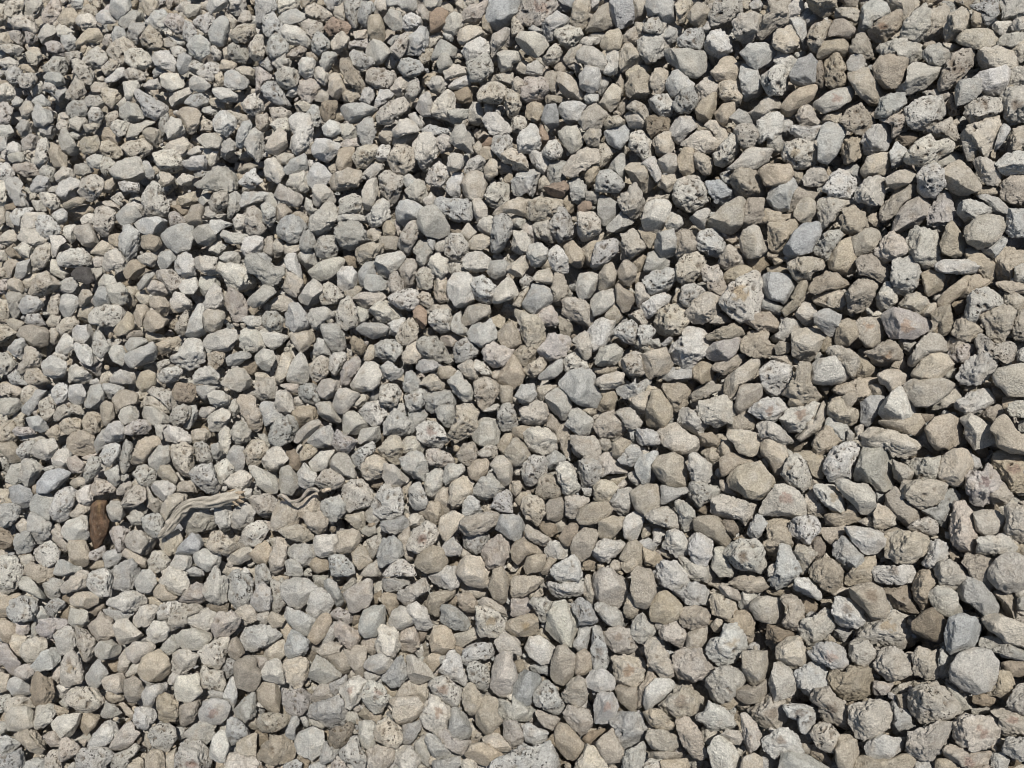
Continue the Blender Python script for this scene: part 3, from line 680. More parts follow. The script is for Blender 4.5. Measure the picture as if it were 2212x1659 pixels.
g0r 592,354 599,348 614,344 623,351 625,355 616,363 602,368 593,362
w0p 58,260 60,253 73,249 83,248 91,256 93,264 76,267 61,267
t0f 711,72 723,58 732,56 739,65 740,76 734,81 718,81
p0r 481,351 492,342 504,346 512,348 512,354 505,366 494,367 485,361
t0f 852,237 863,230 876,227 880,233 877,245 868,252 857,257
t0r 743,322 753,314 768,312 775,317 781,326 780,333 768,332 768,337 757,329
t0s 17,336 21,327 32,325 46,327 49,332 47,345 39,347 28,345
t0r 424,603 430,595 441,590 455,589 456,595 449,601 440,605 441,612 438,620 427,613
g0p 462,662 464,649 476,643 490,643 496,649 491,657 479,662 467,666
b0p 699,268 705,263 711,267 718,264 723,278 727,287 721,295 709,289 704,280
g0p 813,251 819,238 828,231 840,230 843,236 835,248 829,259 820,258
g0s 123,357 130,352 142,347 152,342 159,353 154,361 139,366 130,368
g0r 285,548 291,545 303,543 314,545 317,554 313,562 302,567 294,560 288,555
g0r 874,116 881,98 893,93 905,93 906,104 898,110 886,118 879,118
b0r 695,88 704,79 713,75 719,86 718,106 709,104 699,100
g0r 27,517 32,511 42,518 50,523 50,534 42,544 34,543 28,529
g0f 646,2 653,0 669,0 674,7 676,16 672,25 665,23 658,15 649,16
w0r 662,545 667,532 675,530 683,534 689,545 688,556 677,558 669,552
b0p 521,508 525,497 534,494 543,501 546,511 541,522 536,525 526,518
w0r 920,563 928,555 929,543 937,540 947,544 949,555 942,565 931,569
w0p 154,153 162,150 174,150 183,160 183,171 171,174 160,168 155,162
t0r 10,735 25,731 37,729 42,737 47,741 41,755 31,752 22,744
w0f 378,256 387,254 400,251 405,257 402,264 387,279 378,273 375,264
g0r 321,327 324,324 337,323 344,332 346,345 339,352 331,351 323,337
g0s 576,54 584,46 593,47 602,53 607,62 602,74 591,67 579,62
w0p 446,239 452,234 461,235 468,245 467,256 461,263 450,260 445,253
p0r 334,633 337,619 344,623 349,626 360,632 361,637 356,650 347,648 337,640
g0f 653,249 658,234 674,229 676,238 680,250 672,256 662,257
w0f 51,724 58,717 73,713 81,714 81,718 75,731 71,738 58,736
g0r 381,677 390,669 395,659 403,654 406,669 409,676 400,686 393,687 383,681
w1r 770,340 780,331 782,319 796,320 807,322 812,327 800,331 791,340 774,342
w0r 53,634 59,628 69,626 74,630 76,645 69,655 59,655 56,645
g1r 983,637 994,636 1024,654 1024,662 1005,657 983,647
g0p 467,62 478,57 487,53 493,65 492,72 481,81 471,81
b0r 757,106 768,95 781,95 782,104 777,112 768,116 757,123 748,113
t1r 793,194 797,190 805,185 817,190 819,200 814,202 793,213 788,212
b0r 579,120 584,111 595,103 602,109 609,113 605,123 593,130 584,130
b0p 256,721 263,714 272,713 288,714 290,721 280,730 269,732 259,731
w0f 585,681 592,671 603,669 612,676 615,680 614,689 600,692 588,688
w0r 170,665 174,654 183,648 198,655 194,665 187,673 179,674 171,670
b0p 168,623 171,614 183,606 194,603 204,604 201,611 189,617 187,625 172,632
t1r 998,672 1010,673 1015,686 1013,696 1009,700 986,693 995,682
t0r 512,578 524,576 542,576 543,583 533,590 524,597 512,598
b0r 620,53 625,44 632,44 639,51 646,58 644,65 630,67 624,74 620,67
w0f 669,130 676,119 686,115 695,116 697,127 688,134 679,147
b0f 230,370 241,366 249,375 252,384 251,387 238,391 220,384
w0r 244,139 250,130 256,127 263,132 265,150 263,160 256,160 248,153
p0p 878,120 891,111 901,110 909,118 912,127 902,132 891,141 892,125
w0r 631,625 635,617 643,614 651,621 656,628 653,635 646,642 640,644 632,636
t0s 835,341 837,324 847,319 855,322 861,325 858,336 847,347 837,345
g0r 285,650 287,640 292,629 302,636 308,640 307,649 302,658 292,660 286,657
b0r 378,449 389,436 397,435 403,444 402,460 396,464 382,457
w0p 199,682 200,671 205,664 209,670 222,671 226,682 222,691 209,689 200,688
b0r 228,755 235,751 256,759 273,768 256,768 222,768
s0f 38,482 46,472 59,468 69,472 71,475 60,486 47,493 38,492
g0p 453,349 461,339 469,336 477,344 479,353 468,362 456,363
b0r 709,599 713,595 723,596 734,601 737,611 734,618 727,620 713,614
b0p 93,221 96,208 106,207 115,212 113,227 108,237 100,235 95,228
b0p 74,627 79,625 88,632 95,640 94,651 90,662 86,663 80,655 76,641
w0p 337,314 340,303 349,296 353,303 357,312 357,326 346,330 338,325 336,317
w0f 287,375 292,361 302,351 307,362 309,375 307,382 295,384 287,381
b0r 512,440 517,437 526,445 531,453 529,460 522,466 514,465 512,465 505,453
g0p 673,104 681,90 693,86 697,95 698,104 690,113 679,113 674,109
b0r 573,766 581,758 585,743 596,748 605,759 606,768 574,768
w0f 185,337 190,319 196,305 204,304 206,319 206,333 197,338
b0p 79,187 83,178 95,175 104,181 102,190 97,199 90,202 82,198 78,192
w0f 113,628 117,621 127,619 134,626 144,635 135,641 120,645 116,636
b0r 462,696 464,688 471,682 479,692 485,701 482,710 472,716 464,708
g1r 308,603 314,590 321,589 330,596 332,604 328,613 317,617 308,611
t0s 818,53 821,44 833,36 840,36 848,44 848,53 844,60 835,51 826,58 819,60
t0r 728,581 739,576 760,576 768,585 762,592 749,592 734,589
g0f 344,414 351,411 361,415 371,425 371,428 358,434 344,436 343,426
t0r 676,234 682,229 691,231 697,241 695,249 688,256 677,259 674,248
b0p 207,546 211,534 219,530 228,538 240,544 236,549 225,555 213,552
t0p 536,492 539,481 546,473 555,477 562,486 563,493 556,497 544,499 537,496
g0p 467,669 469,663 477,662 487,667 490,680 486,692 478,689 469,679
g0f 251,474 249,466 256,466 266,471 277,477 279,485 277,492 268,494 258,486 256,480
w0p 338,752 347,745 353,735 358,738 361,750 366,758 362,767 351,763 342,759
b0r 20,651 23,643 35,637 45,638 47,647 38,660 28,662 22,658
t0s 936,302 943,293 959,280 967,275 972,279 969,287 953,302 942,308
b0r 398,592 418,581 425,577 428,586 427,591 417,598 413,606 408,606 397,599
w0r 186,619 190,611 197,613 206,607 216,614 213,625 206,632 194,630
t1r 822,518 826,512 834,516 846,516 848,504 857,509 868,516 858,522 840,526 827,525
b0s 438,529 441,518 452,511 464,516 464,519 457,530 448,541 443,540
w0s 666,83 672,72 683,69 688,79 695,84 683,93 674,98 668,90
s0f 598,208 599,198 602,195 614,201 621,205 618,214 610,224 602,226 598,215
w0p 245,528 256,521 263,521 268,530 263,540 256,546 245,545 240,541
w0r 87,746 93,735 104,723 113,720 118,726 115,736 106,745 97,747
g0r 672,504 680,500 689,503 695,512 697,519 693,530 686,534 681,528 679,514
t0r 553,272 564,276 568,288 566,298 558,311 551,312 549,304 556,296 551,288
g0f 30,503 35,495 51,492 53,496 50,521 42,519 31,510
b0r 269,562 276,537 281,538 287,546 286,555 284,567 279,574 271,574
g0f 814,315 821,310 828,309 841,315 839,325 835,334 830,336 822,330 815,323
g0r 593,605 599,601 616,608 623,612 623,628 616,628 608,625 599,615
w0p 487,192 487,190 492,183 504,183 509,185 509,192 509,199 504,204 497,209 491,206 484,195
g0r 405,53 409,37 420,27 427,28 430,39 425,51 416,56
w0r 230,521 236,507 245,502 255,509 253,521 243,531 234,529
w0f 497,287 506,278 512,275 517,278 518,288 519,294 512,298 501,303 492,302
g0f 590,302 595,295 607,289 615,288 617,297 614,304 602,314 594,316
w1r 430,576 441,567 455,567 459,576 457,586 449,589 432,583
w0f 312,150 316,139 328,139 339,144 338,153 328,162 314,157
w0f 135,224 142,219 156,217 165,219 168,228 162,236 150,237 141,233
b0p 367,72 372,67 383,69 395,74 397,81 388,88 376,88 367,83
b0p 807,37 812,25 824,21 833,21 828,32 824,42 817,53 810,49
g0f 556,134 565,127 577,126 584,139 581,146 572,155 563,144
t0s 512,545 524,536 535,545 542,551 537,554 526,556 519,566 512,558
w0r 401,613 416,601 426,608 433,623 426,632 417,629 411,614
g0p 596,183 600,171 609,170 621,178 624,187 618,192 598,192
g0r 17,474 23,460 32,459 43,467 42,473 31,486 25,488
b0r 793,553 797,544 809,546 817,544 817,555 810,563 806,575 798,569
w0p 388,298 393,293 408,289 417,290 419,298 416,309 402,309 393,304
w0r 369,311 375,304 386,300 393,305 401,312 400,318 389,324 378,320
g0f 31,666 42,652 52,648 61,649 62,659 51,669 37,672
g0p 374,346 382,340 394,339 402,345 401,354 394,362 381,359 375,354
w0r 448,382 452,374 459,369 464,379 469,384 474,393 471,401 464,401 453,392
p1r 225,301 230,289 240,294 248,305 245,317 236,323 229,311
w0r 366,216 371,212 375,202 381,198 388,201 390,209 390,219 379,226 372,227 367,222
g0r 321,508 323,500 340,495 344,504 345,512 332,525 328,519
w0r 462,51 469,42 476,37 485,39 491,49 490,56 478,58 469,62
b0p 718,83 727,80 739,83 742,95 739,106 730,106 721,97
b0s 877,375 888,369 900,370 908,378 905,384 901,390 891,392 885,385 881,384
t0f 585,31 591,19 602,5 609,3 609,16 614,25 605,29 593,32
w0f 261,673 266,663 277,658 281,662 285,684 272,685 264,681
g0p 497,414 503,404 509,403 515,412 519,423 517,430 512,431 501,430
w0r 482,120 487,113 497,113 508,123 512,130 504,137 490,134
w0r 640,305 647,300 657,293 666,293 671,297 668,304 658,311 649,319 643,316
w0f 314,541 316,536 337,534 339,540 336,553 322,558 316,554
t1s 258,691 264,684 277,685 280,696 279,709 273,713 265,706 259,700
w0f 624,536 623,525 627,516 636,511 642,514 644,521 640,532 638,541 631,541
g0p 571,605 581,597 590,604 598,620 596,623 579,626 578,619 573,611
t0p 339,65 342,58 349,57 353,67 360,76 367,86 360,93 349,83 342,74
d0p 329,733 334,728 344,725 353,722 354,728 347,744 335,750 329,746
b0p 120,146 130,140 144,138 152,144 150,153 139,160 127,155
b0s 490,465 497,457 506,456 512,462 512,479 506,488 499,481 496,473
t0f 598,523 612,516 624,517 625,522 617,533 609,541 600,537 599,530
t0s 67,548 69,541 86,541 89,552 89,563 83,567 72,563
b0p 478,93 483,86 494,82 506,86 504,97 499,104 487,102 479,102
w0f 576,290 579,274 588,273 598,273 596,287 591,297 579,300
t0s 337,532 351,529 360,533 360,541 354,551 342,554 336,549 339,541
g0s 209,32 213,23 220,16 228,19 229,32 227,44 218,46 211,42
b0f 557,83 558,72 568,73 577,83 584,97 577,101 563,95
g0r 7,192 5,181 14,176 23,183 21,192 37,197 23,195 31,206 23,207 14,204
b0f 509,201 512,200 519,197 532,198 528,206 524,216 517,215 512,213 490,216 499,207
w0r 610,501 618,490 632,487 634,494 630,503 634,508 627,515 620,515 613,508
w0p 359,411 368,403 379,401 386,407 387,414 381,422 374,427 366,420
w0s 209,758 212,740 218,731 225,731 229,746 225,761 219,762
w0p 32,554 39,546 50,541 60,551 59,560 49,566 42,566
t0r 930,314 938,308 950,305 953,318 951,331 943,337 937,331 939,324 933,320
b0s 494,642 504,632 512,636 520,641 521,657 512,652 514,659 500,652
b1p 249,501 256,496 268,495 278,501 276,516 266,518 256,510
g0r 620,767 625,753 643,741 647,747 644,760 639,768 621,768
w0r 281,30 286,25 298,27 312,39 310,49 300,46 288,44 284,37
t0s 498,332 504,326 512,322 519,333 522,342 512,351 504,347 499,340
g0f 558,109 563,102 579,101 586,106 579,118 570,126 561,116
w0s 335,398 338,389 346,389 358,393 360,396 352,405 345,414 337,412 332,406
w0r 204,425 209,415 221,408 230,411 230,423 221,431 209,431
b0p 106,51 113,42 123,37 131,42 137,49 127,56 123,65 113,58
t0r 643,714 650,709 661,710 675,724 675,730 659,729 650,726
w0p 554,35 556,30 568,25 579,28 583,35 577,43 569,50 561,44
t0s 696,109 702,100 711,93 718,95 717,106 709,123 699,123
t0s 720,467 721,458 731,453 740,455 749,459 757,462 742,466 727,475 723,477
b0r 599,460 602,453 612,453 620,462 628,470 625,474 612,473 601,477
g0p 261,90 268,81 277,83 286,97 292,106 288,109 275,104 265,97
b0r 570,21 574,5 581,0 590,0 590,16 586,28 579,30
g0f 711,566 716,547 725,548 728,562 734,570 732,576 718,576
b0p 398,243 403,231 408,223 416,222 420,230 417,238 413,246 408,256 401,251
g0f 279,472 287,464 299,477 298,486 292,495 280,494 280,481
t1r 25,571 30,563 46,567 57,567 56,576 41,585 32,581 28,576
g0r 923,51 930,46 939,42 949,51 949,58 939,67 931,65 923,58
w0r 262,462 268,451 275,445 284,451 287,460 279,470 272,472 264,468
b0p 247,209 256,206 256,208 262,211 264,222 266,229 261,234 256,234 248,233 245,224
g0f 635,467 639,457 650,452 658,452 658,457 651,464 651,475 649,484 645,486 637,475
b0r 898,304 907,296 916,292 927,298 930,304 920,314 905,311
w0r 874,304 878,294 885,283 894,283 898,302 887,309 879,311
t1f 345,649 351,651 358,643 365,647 366,657 365,673 360,679 354,669 349,662
w0p 647,102 656,95 667,94 674,102 674,109 669,118 660,115 651,109
w0f 365,51 372,38 376,38 386,46 391,51 383,62 374,66 369,58
g0p 677,39 688,30 702,28 705,35 702,49 690,49 679,46
p0r 36,630 39,620 56,618 67,619 69,625 56,630 52,638 38,635
g0p 314,248 320,238 328,235 336,237 338,248 336,257 328,259 317,256
w1r 184,733 191,728 205,721 215,725 214,735 205,744 192,739
t0r 848,49 856,35 865,32 872,49 873,56 868,60 858,54 849,53
p0r 367,750 376,747 393,748 395,757 390,765 376,767 368,761
g0r 234,710 242,700 252,693 256,692 256,715 245,723 237,717
w0r 1009,209 1016,209 1024,212 1024,236 1011,237 1006,231 1008,217
b0r 176,113 183,108 197,109 201,113 197,130 190,134 181,123
p0r 461,13 469,6 483,2 491,1 487,14 476,24 464,22
w0s 389,622 393,611 401,606 411,611 415,619 412,625 400,630 390,627
w0r 463,259 469,253 482,252 491,259 486,271 475,274 464,266
g0r 1001,751 1006,738 1024,738 1024,765 1009,757
t0r 781,309 791,301 796,287 797,282 806,281 810,285 805,298 796,311 785,316
b0r 161,507 169,496 179,492 189,496 182,506 171,517 165,522 161,515
b0r 503,722 512,721 517,721 525,738 522,743 512,748 504,738
w0r 616,387 632,384 635,378 637,384 646,377 653,382 643,393 631,400 625,399 618,394
t1s 739,689 748,685 755,689 768,674 768,689 759,701 748,703 739,699
t1r 647,666 658,678 656,686 647,699 643,709 638,710 637,692 645,680
w0p 125,53 132,49 141,49 148,53 152,60 146,69 134,69 126,62
t0s 922,273 930,271 942,273 946,279 942,289 930,297 925,292
w0r 395,751 402,746 411,746 419,758 419,763 413,768 401,768 396,761
b0p 501,155 512,148 521,152 528,162 528,171 519,172 512,169 512,164 504,164
g0f 298,298 307,285 314,279 323,287 320,303 312,305 302,303
g0f 306,178 314,164 321,164 328,171 332,176 325,185 314,190 309,185
b0p 396,337 402,324 413,316 418,327 417,339 406,346 398,342
b0r 653,141 660,134 667,130 675,139 675,148 667,159 656,153
b0r 354,251 365,244 375,242 384,244 387,253 376,256 373,259 361,264
g0f 192,556 204,549 219,552 221,559 218,567 207,571 197,565
g1r 827,420 837,418 846,422 849,433 847,442 837,443 826,430
s0f 603,132 614,127 629,123 628,139 621,150 609,144
w0p 425,181 430,169 439,161 448,169 450,176 441,187 430,185
w0f 41,364 45,357 53,356 66,362 65,375 56,379 45,375
g0p 328,558 335,555 344,556 353,565 354,573 349,576 332,576
g0f 84,680 90,669 97,658 103,664 108,673 102,684 95,689 87,687
g0f 331,462 337,452 343,450 349,457 357,475 352,479 339,473 332,468
g0p 226,738 227,722 233,717 241,722 250,733 240,739 233,746 226,743
d0p 646,120 653,115 665,116 671,120 667,132 653,140 647,130
w0r 251,597 256,589 256,586 263,584 270,589 271,599 270,608 264,612 256,610 251,603
w0f 579,76 586,66 598,69 601,76 598,90 591,93 581,88
w0p 427,317 435,310 448,310 453,319 450,329 441,333 432,327
b0p 621,363 627,354 635,351 642,355 642,366 644,375 632,376 623,371
s1r 709,192 706,183 720,181 727,187 732,192 734,198 723,206 716,201
g1r 542,25 556,12 568,19 570,25 558,28 554,39 547,42
w0r 213,120 218,112 227,111 236,118 237,125 227,137 215,130
t1r 725,425 743,412 753,418 755,423 750,430 738,430 728,438
g0p 263,19 266,13 273,12 279,21 284,28 281,35 270,41 263,32
b0r 457,39 460,30 469,25 483,28 492,35 487,42 476,37 464,46
w0r 161,433 168,425 182,429 193,436 191,444 183,445 169,442
g0r 187,46 192,37 201,35 211,44 209,53 201,60 190,56
b0r 272,192 279,183 291,190 295,192 302,195 302,201 297,207 290,206 279,201
b1r 256,390 256,384 265,379 276,378 275,384 276,393 271,400 262,400 256,397 256,396 243,397 236,398
g0r 547,176 549,162 561,160 568,162 565,181 556,185 549,183
w0f 308,443 310,435 325,426 330,426 334,435 331,446 320,448 309,446
w0r 30,451 37,442 53,438 57,448 53,456 43,462 34,458
b0f 461,320 468,307 478,304 489,305 490,314 483,318 474,324 462,326
g0r 424,740 428,733 437,736 449,751 452,755 441,761 432,755
w0p 35,223 39,216 50,216 60,227 59,234 46,239 38,234
g0f 449,141 455,127 464,125 471,141 474,153 467,153 455,146
b0r 874,514 877,504 888,507 895,515 896,524 888,528 874,528
b0r 718,263 723,252 727,245 732,245 739,252 745,263 734,268 725,270
b0p 734,130 741,124 753,125 759,134 753,146 743,148 737,139
b0p 315,481 322,472 332,468 344,479 343,486 332,489 318,487
w0p 381,576 393,561 403,559 413,567 417,575 413,576
b0r 72,576 83,569 89,573 89,576 87,586 73,592 60,593 62,585
b0p 353,157 358,148 369,144 379,146 374,157 367,169 358,167
t0r 705,336 716,330 732,323 741,329 745,336 734,338 720,339 711,342
w0r 425,482 427,474 438,468 443,471 443,481 439,495 432,499 426,492
w0r 135,711 138,708 147,707 157,709 157,717 146,729 138,730 134,724
b0r 17,369 24,356 25,347 34,348 42,356 42,366 32,370 23,374
b0r 279,532 286,526 302,525 314,534 314,539 303,543 288,539
w0r 174,266 178,256 187,252 194,258 196,274 187,278 178,274
b0f 885,178 898,171 916,168 917,174 909,183 895,190 888,185
w0f 362,665 369,658 383,652 390,657 393,662 389,670 380,674 369,670
b0r 803,178 810,169 821,164 826,174 829,178 824,185 814,187 804,185
t1s 788,453 810,451 826,458 824,471 822,478 812,474 807,462 797,453
w0f 384,464 394,465 402,473 411,479 406,482 397,488 386,484 383,477
b1r 630,400 638,394 652,392 649,405 647,420 639,419 631,409
t0r 179,708 187,701 197,700 201,698 199,711 193,722 183,726 179,717
b0s 126,650 134,642 154,643 155,649 141,659 137,664 128,659
g0p 968,7 983,2 997,0 999,12 990,25 983,23 981,12
p1r 401,632 416,626 418,635 419,643 413,652 404,655 401,645
w0r 793,583 798,578 807,578 817,584 822,596 819,600 810,598 800,592 792,588
b1p 927,130 937,125 951,118 958,134 957,144 949,137 937,139
w0p 614,330 620,324 632,320 637,325 638,336 632,346 624,341 616,336
p1p 949,354 958,345 971,345 979,354 974,362 962,362 953,361
g0p 275,74 284,67 295,69 300,76 295,86 284,90 277,83
w0f 72,331 76,326 90,325 97,329 93,342 81,346 73,341
b0p 119,506 126,493 135,485 145,486 145,500 134,507 123,509
w0r 243,192 256,192 269,192 269,199 261,206 256,207 245,211 240,202
b0f 288,332 302,331 316,332 316,339 308,348 300,354 294,344
b0p 155,273 163,270 172,270 182,279 179,289 169,294 164,283 157,280
t0f 124,681 135,677 141,682 145,692 132,707 125,695 124,688
p0r 298,93 300,81 316,79 322,83 318,93 312,102 302,100
w0p 379,398 381,387 387,384 396,384 401,393 397,404 390,408 381,404
w0r 264,171 265,160 275,157 281,162 285,174 279,183 268,181
g1r 359,723 373,721 376,726 374,735 376,746 371,750 362,745 359,736
b0p 906,528 916,521 927,517 937,522 938,532 932,537 921,533 912,531
g0p 141,518 150,514 160,514 164,522 161,533 154,538 145,531
w0r 34,722 37,707 49,703 57,711 53,717 50,723 41,730 35,728
b1p 245,452 251,442 256,440 263,443 268,451 262,460 256,467 248,463
t0s 113,398 120,390 132,390 138,396 137,404 127,405 119,409 117,420 113,413
b0f 793,214 800,201 807,197 815,202 815,212 810,222 802,223
s0f 175,555 178,547 191,534 200,536 204,545 194,554 183,556
b0s 265,148 270,137 279,128 286,134 287,146 279,155 268,153
w0r 527,253 529,245 540,243 548,249 547,259 542,266 531,267
w0r 225,481 233,473 244,470 252,477 251,485 241,490 229,488
w0p 680,298 682,287 691,283 699,286 706,292 699,296 690,308 683,305
w0r 306,315 314,308 325,307 335,314 329,319 323,323 316,330 309,324
w0f 337,273 343,267 352,267 358,276 356,286 347,293 339,288
w0r 605,51 609,44 614,44 618,51 620,65 618,74 609,75 603,72 607,62
w0r 60,183 69,178 79,181 81,187 76,192 76,195 67,201 61,200 56,192
w0p 548,253 556,245 563,251 568,259 569,272 563,273 551,268
t0r 303,517 308,512 321,512 328,519 327,529 318,536 307,526
w0f 313,192 312,190 316,185 325,185 332,192 336,200 332,207 323,202 320,208 314,204
t1s 617,679 624,687 636,688 636,709 631,711 620,701 616,692
w0f 362,192 367,181 376,178 379,187 373,209 368,212 364,209
p0r 283,285 287,273 295,273 303,281 303,289 297,298 291,296 284,290
g0f 56,137 60,130 67,130 76,144 81,155 74,157 62,150 60,144
t1s 620,558 628,544 636,541 643,548 643,565 632,565
p1r 439,733 448,728 450,740 461,741 469,738 468,751 461,755 446,747 440,741
b0p 504,97 506,90 512,90 519,93 521,106 517,116 512,120 506,113
w0f 308,464 320,452 335,450 336,453 332,466 320,471 313,471
b0r 193,258 206,256 219,258 216,263 222,273 208,275 197,268
t2r 991,593 1010,590 1016,597 1017,618 1006,615 1001,601
t1s 309,635 314,625 320,615 328,615 331,622 325,635 318,644 309,638
t0r 803,0 835,0 835,9 829,17 819,15 810,8
b0f 74,228 81,226 91,224 95,234 100,243 93,248 83,245 75,235
t0s 368,23 369,16 379,15 383,20 386,37 383,42 372,41 368,32
s0f 9,496 10,488 19,485 30,489 32,495 29,506 21,508 14,503
w0p 409,490 413,484 419,482 426,495 428,502 424,509 413,509 409,500
w0p 318,294 322,287 329,281 336,287 344,296 337,303 323,305
g0p 339,214 340,199 349,195 353,192 360,197 362,204 360,211 350,214 342,215
p0p 426,450 439,449 448,453 457,463 450,465 441,467 431,465 427,457
w0r 522,726 529,723 537,728 548,731 546,740 535,747 526,740
w0r 204,304 208,290 214,283 220,288 223,297 223,305 215,311 206,310
w0r 133,620 140,607 147,605 159,606 156,614 149,626 137,627
w0r 244,238 256,235 263,238 264,250 256,254 247,258 241,250
t0s 826,37 830,28 835,20 844,19 855,28 854,32 849,39 840,36
g0f 141,415 145,407 157,407 171,418 168,423 152,425 144,420
w0p 82,60 90,51 97,46 106,53 108,60 102,69 90,67 83,64
g0r 357,127 365,117 372,118 376,132 372,144 362,144 358,134
g0s 192,233 199,226 208,224 216,230 216,239 208,246 198,243
w0r 66,375 68,367 76,364 90,374 94,381 81,384 67,383
b1r 594,486 601,480 610,482 617,488 616,496 605,502 595,500
w0r 512,231 526,231 532,244 528,253 520,254 512,250
g0f 95,648 100,642 112,640 122,648 120,654 102,660 96,655
g0r 193,375 199,368 209,366 219,374 218,384 194,384
b0r 398,266 404,259 413,259 417,267 413,285 406,289 402,278
w0s 148,456 157,446 168,446 170,460 159,471 150,466
b0r 796,116 800,106 810,103 814,113 820,120 814,127 803,127
b0r 594,381 605,375 616,371 624,374 623,381 625,384 617,387 609,390 600,386 595,384
b0f 71,599 76,593 90,592 98,595 98,604 87,608 75,608 71,604
w0p 491,148 494,137 508,135 512,139 512,155 501,159
o0s 430,14 439,7 448,12 447,25 439,32 432,34 430,25
b1r 556,429 563,423 570,427 572,433 571,442 572,452 566,457 562,452 559,444
g0f 497,53 504,51 512,51 519,52 522,61 512,64 512,69 501,74 499,65
t0s 599,275 603,267 612,261 616,273 614,285 605,293 599,290
w0r 527,153 535,150 547,155 554,157 551,167 544,176 533,164
p0p 334,434 340,429 344,436 351,437 357,442 356,448 349,455 337,450 332,444
g0r 380,524 382,519 391,521 403,516 409,521 408,530 395,534 383,532
g0r 120,109 127,102 139,104 145,113 141,120 127,123 120,116
b0r 352,298 360,293 378,292 386,296 378,305 366,308 357,304
g0p 268,42 272,36 281,35 288,44 288,51 281,56 272,58 268,51
w0p 148,561 154,551 163,551 170,560 168,569 157,573 149,570
g0s 356,329 364,323 381,323 388,327 386,334 374,339 361,334
g0r 0,509 5,504 14,503 23,509 16,519 6,528 0,523
w0r 147,630 153,622 164,622 170,629 165,640 155,643 147,640
w0r 103,435 109,423 120,421 125,430 124,441 113,443 105,442
w0p 791,134 793,125 807,127 821,125 818,139 807,141 796,139
t0f 564,246 573,241 581,249 585,259 581,268 571,265 566,257
b0r 16,238 23,228 35,228 39,235 47,239 45,245 35,246 23,242
g0r 412,248 418,241 426,239 432,253 425,266 418,270 416,257
t1r 735,612 747,611 754,620 753,632 747,635 738,626 724,620 734,619
g0p 397,69 402,58 411,58 420,62 424,69 418,76 406,76
b0r 565,496 573,495 586,497 590,502 579,508 578,518 572,519 566,515
b0f 204,312 208,310 223,311 225,316 220,329 211,333 205,329
b0p 140,39 146,28 150,25 160,35 163,44 155,51 144,46
g1r 940,652 945,648 957,658 951,674 946,680 939,676
t0s 677,160 683,148 694,149 694,171 686,177 680,171
w0p 563,360 570,354 579,352 586,359 588,369 576,370 566,373
g0r 256,0 273,0 276,9 270,14 263,16 263,28 256,30
b0r 162,148 171,141 183,137 193,146 183,160 174,153
p0f 0,645 6,644 20,663 15,676 10,676 3,664 0,657
g1p 464,537 476,533 487,532 489,538 481,551 474,555 465,546
b0r 276,394 279,389 286,390 291,396 295,407 288,414 278,411 275,404
g0s 256,292 263,285 275,288 275,294 265,302 256,308 250,305 245,302
b0p 72,60 79,58 86,65 95,74 93,86 83,83 74,72
w0r 225,74 229,69 241,74 249,81 248,88 234,90 225,86
w0p 490,507 497,495 507,489 512,492 512,515 501,511
g0p 0,762 10,753 23,748 28,752 27,760 17,768 0,768
b0f 599,104 607,90 612,83 621,90 620,100 612,112 605,109
b1r 262,309 272,300 286,293 294,302 291,309 277,312
g0p 262,319 266,312 277,311 284,319 281,332 270,332 263,326
b0f 316,403 332,401 332,407 342,414 340,423 328,421 318,414
g0p 344,2 353,0 362,0 362,9 357,19 360,28 353,28 346,16
g0f 141,571 150,570 155,576 156,583 149,593 138,591 134,584
g0r 6,296 8,292 21,292 28,296 19,303 23,318 12,318 9,307
p0r 179,600 191,586 197,582 203,585 206,600 197,604 184,603
t0p 83,420 88,412 98,411 104,423 101,431 91,434 84,429
p0r 340,375 345,363 353,357 361,357 360,368 353,377 349,384 340,384
b0p 60,425 65,415 75,413 82,416 82,429 74,433 66,434 61,429
w0r 152,58 155,52 169,51 176,60 175,72 164,69 155,65
t0s 546,506 550,500 561,497 565,507 564,516 556,522 548,519
g0f 607,227 614,219 622,211 632,214 635,220 628,227 617,233 609,231
b1f 796,315 803,304 811,301 815,309 817,324 812,327 803,323
g0f 87,397 90,386 100,384 105,397 101,406 96,409 87,407 84,404
b1p 147,393 153,387 163,389 174,393 178,405 171,411 160,400
p0p 58,759 60,739 69,738 80,746 80,750 72,757 64,762
g1f 645,268 649,254 657,252 669,261 667,268 657,272 647,274
b0s 235,750 238,740 248,735 256,733 256,757 245,755
t0s 615,285 618,283 624,289 634,293 635,298 629,311 622,312 617,302
g1r 215,507 229,506 234,514 230,529 223,531 216,522
g1r 259,407 264,403 275,403 276,409 284,414 281,422 265,425 263,414
b0p 228,35 234,30 243,23 255,25 256,35 248,42 236,42
g0r 13,544 17,534 28,530 35,544 30,552 17,554
w0r 150,490 156,482 167,481 176,487 172,497 163,501 153,496
b1r 1006,144 1013,130 1024,125 1024,150 1009,153
b0f 328,93 331,67 337,72 342,79 346,90 337,100
w0r 286,185 291,174 305,171 307,181 309,192 295,192
t0s 336,164 339,150 349,146 354,149 353,162 349,171 339,171
t0f 687,16 697,2 706,6 711,12 704,23 697,27 689,20
g0p 299,387 305,384 316,384 320,392 321,400 314,405 303,401 300,396
w0p 529,603 534,598 542,598 554,603 551,610 546,622 541,625 537,612
b0p 31,257 35,249 46,243 52,245 49,259 44,267 32,266
w0p 404,396 411,394 421,389 428,391 425,403 420,409 411,412 406,405
w0r 142,694 147,687 159,684 168,682 167,691 156,696 154,706 145,707
g0r 379,589 381,579 390,578 402,578 416,576 410,583 401,589 395,591 387,592
b0r 572,339 584,331 588,333 591,345 592,356 584,360 577,348
b1r 160,539 178,530 181,541 176,553 168,556 161,546
w1r 406,190 411,181 423,181 427,192 426,199 420,205 411,198
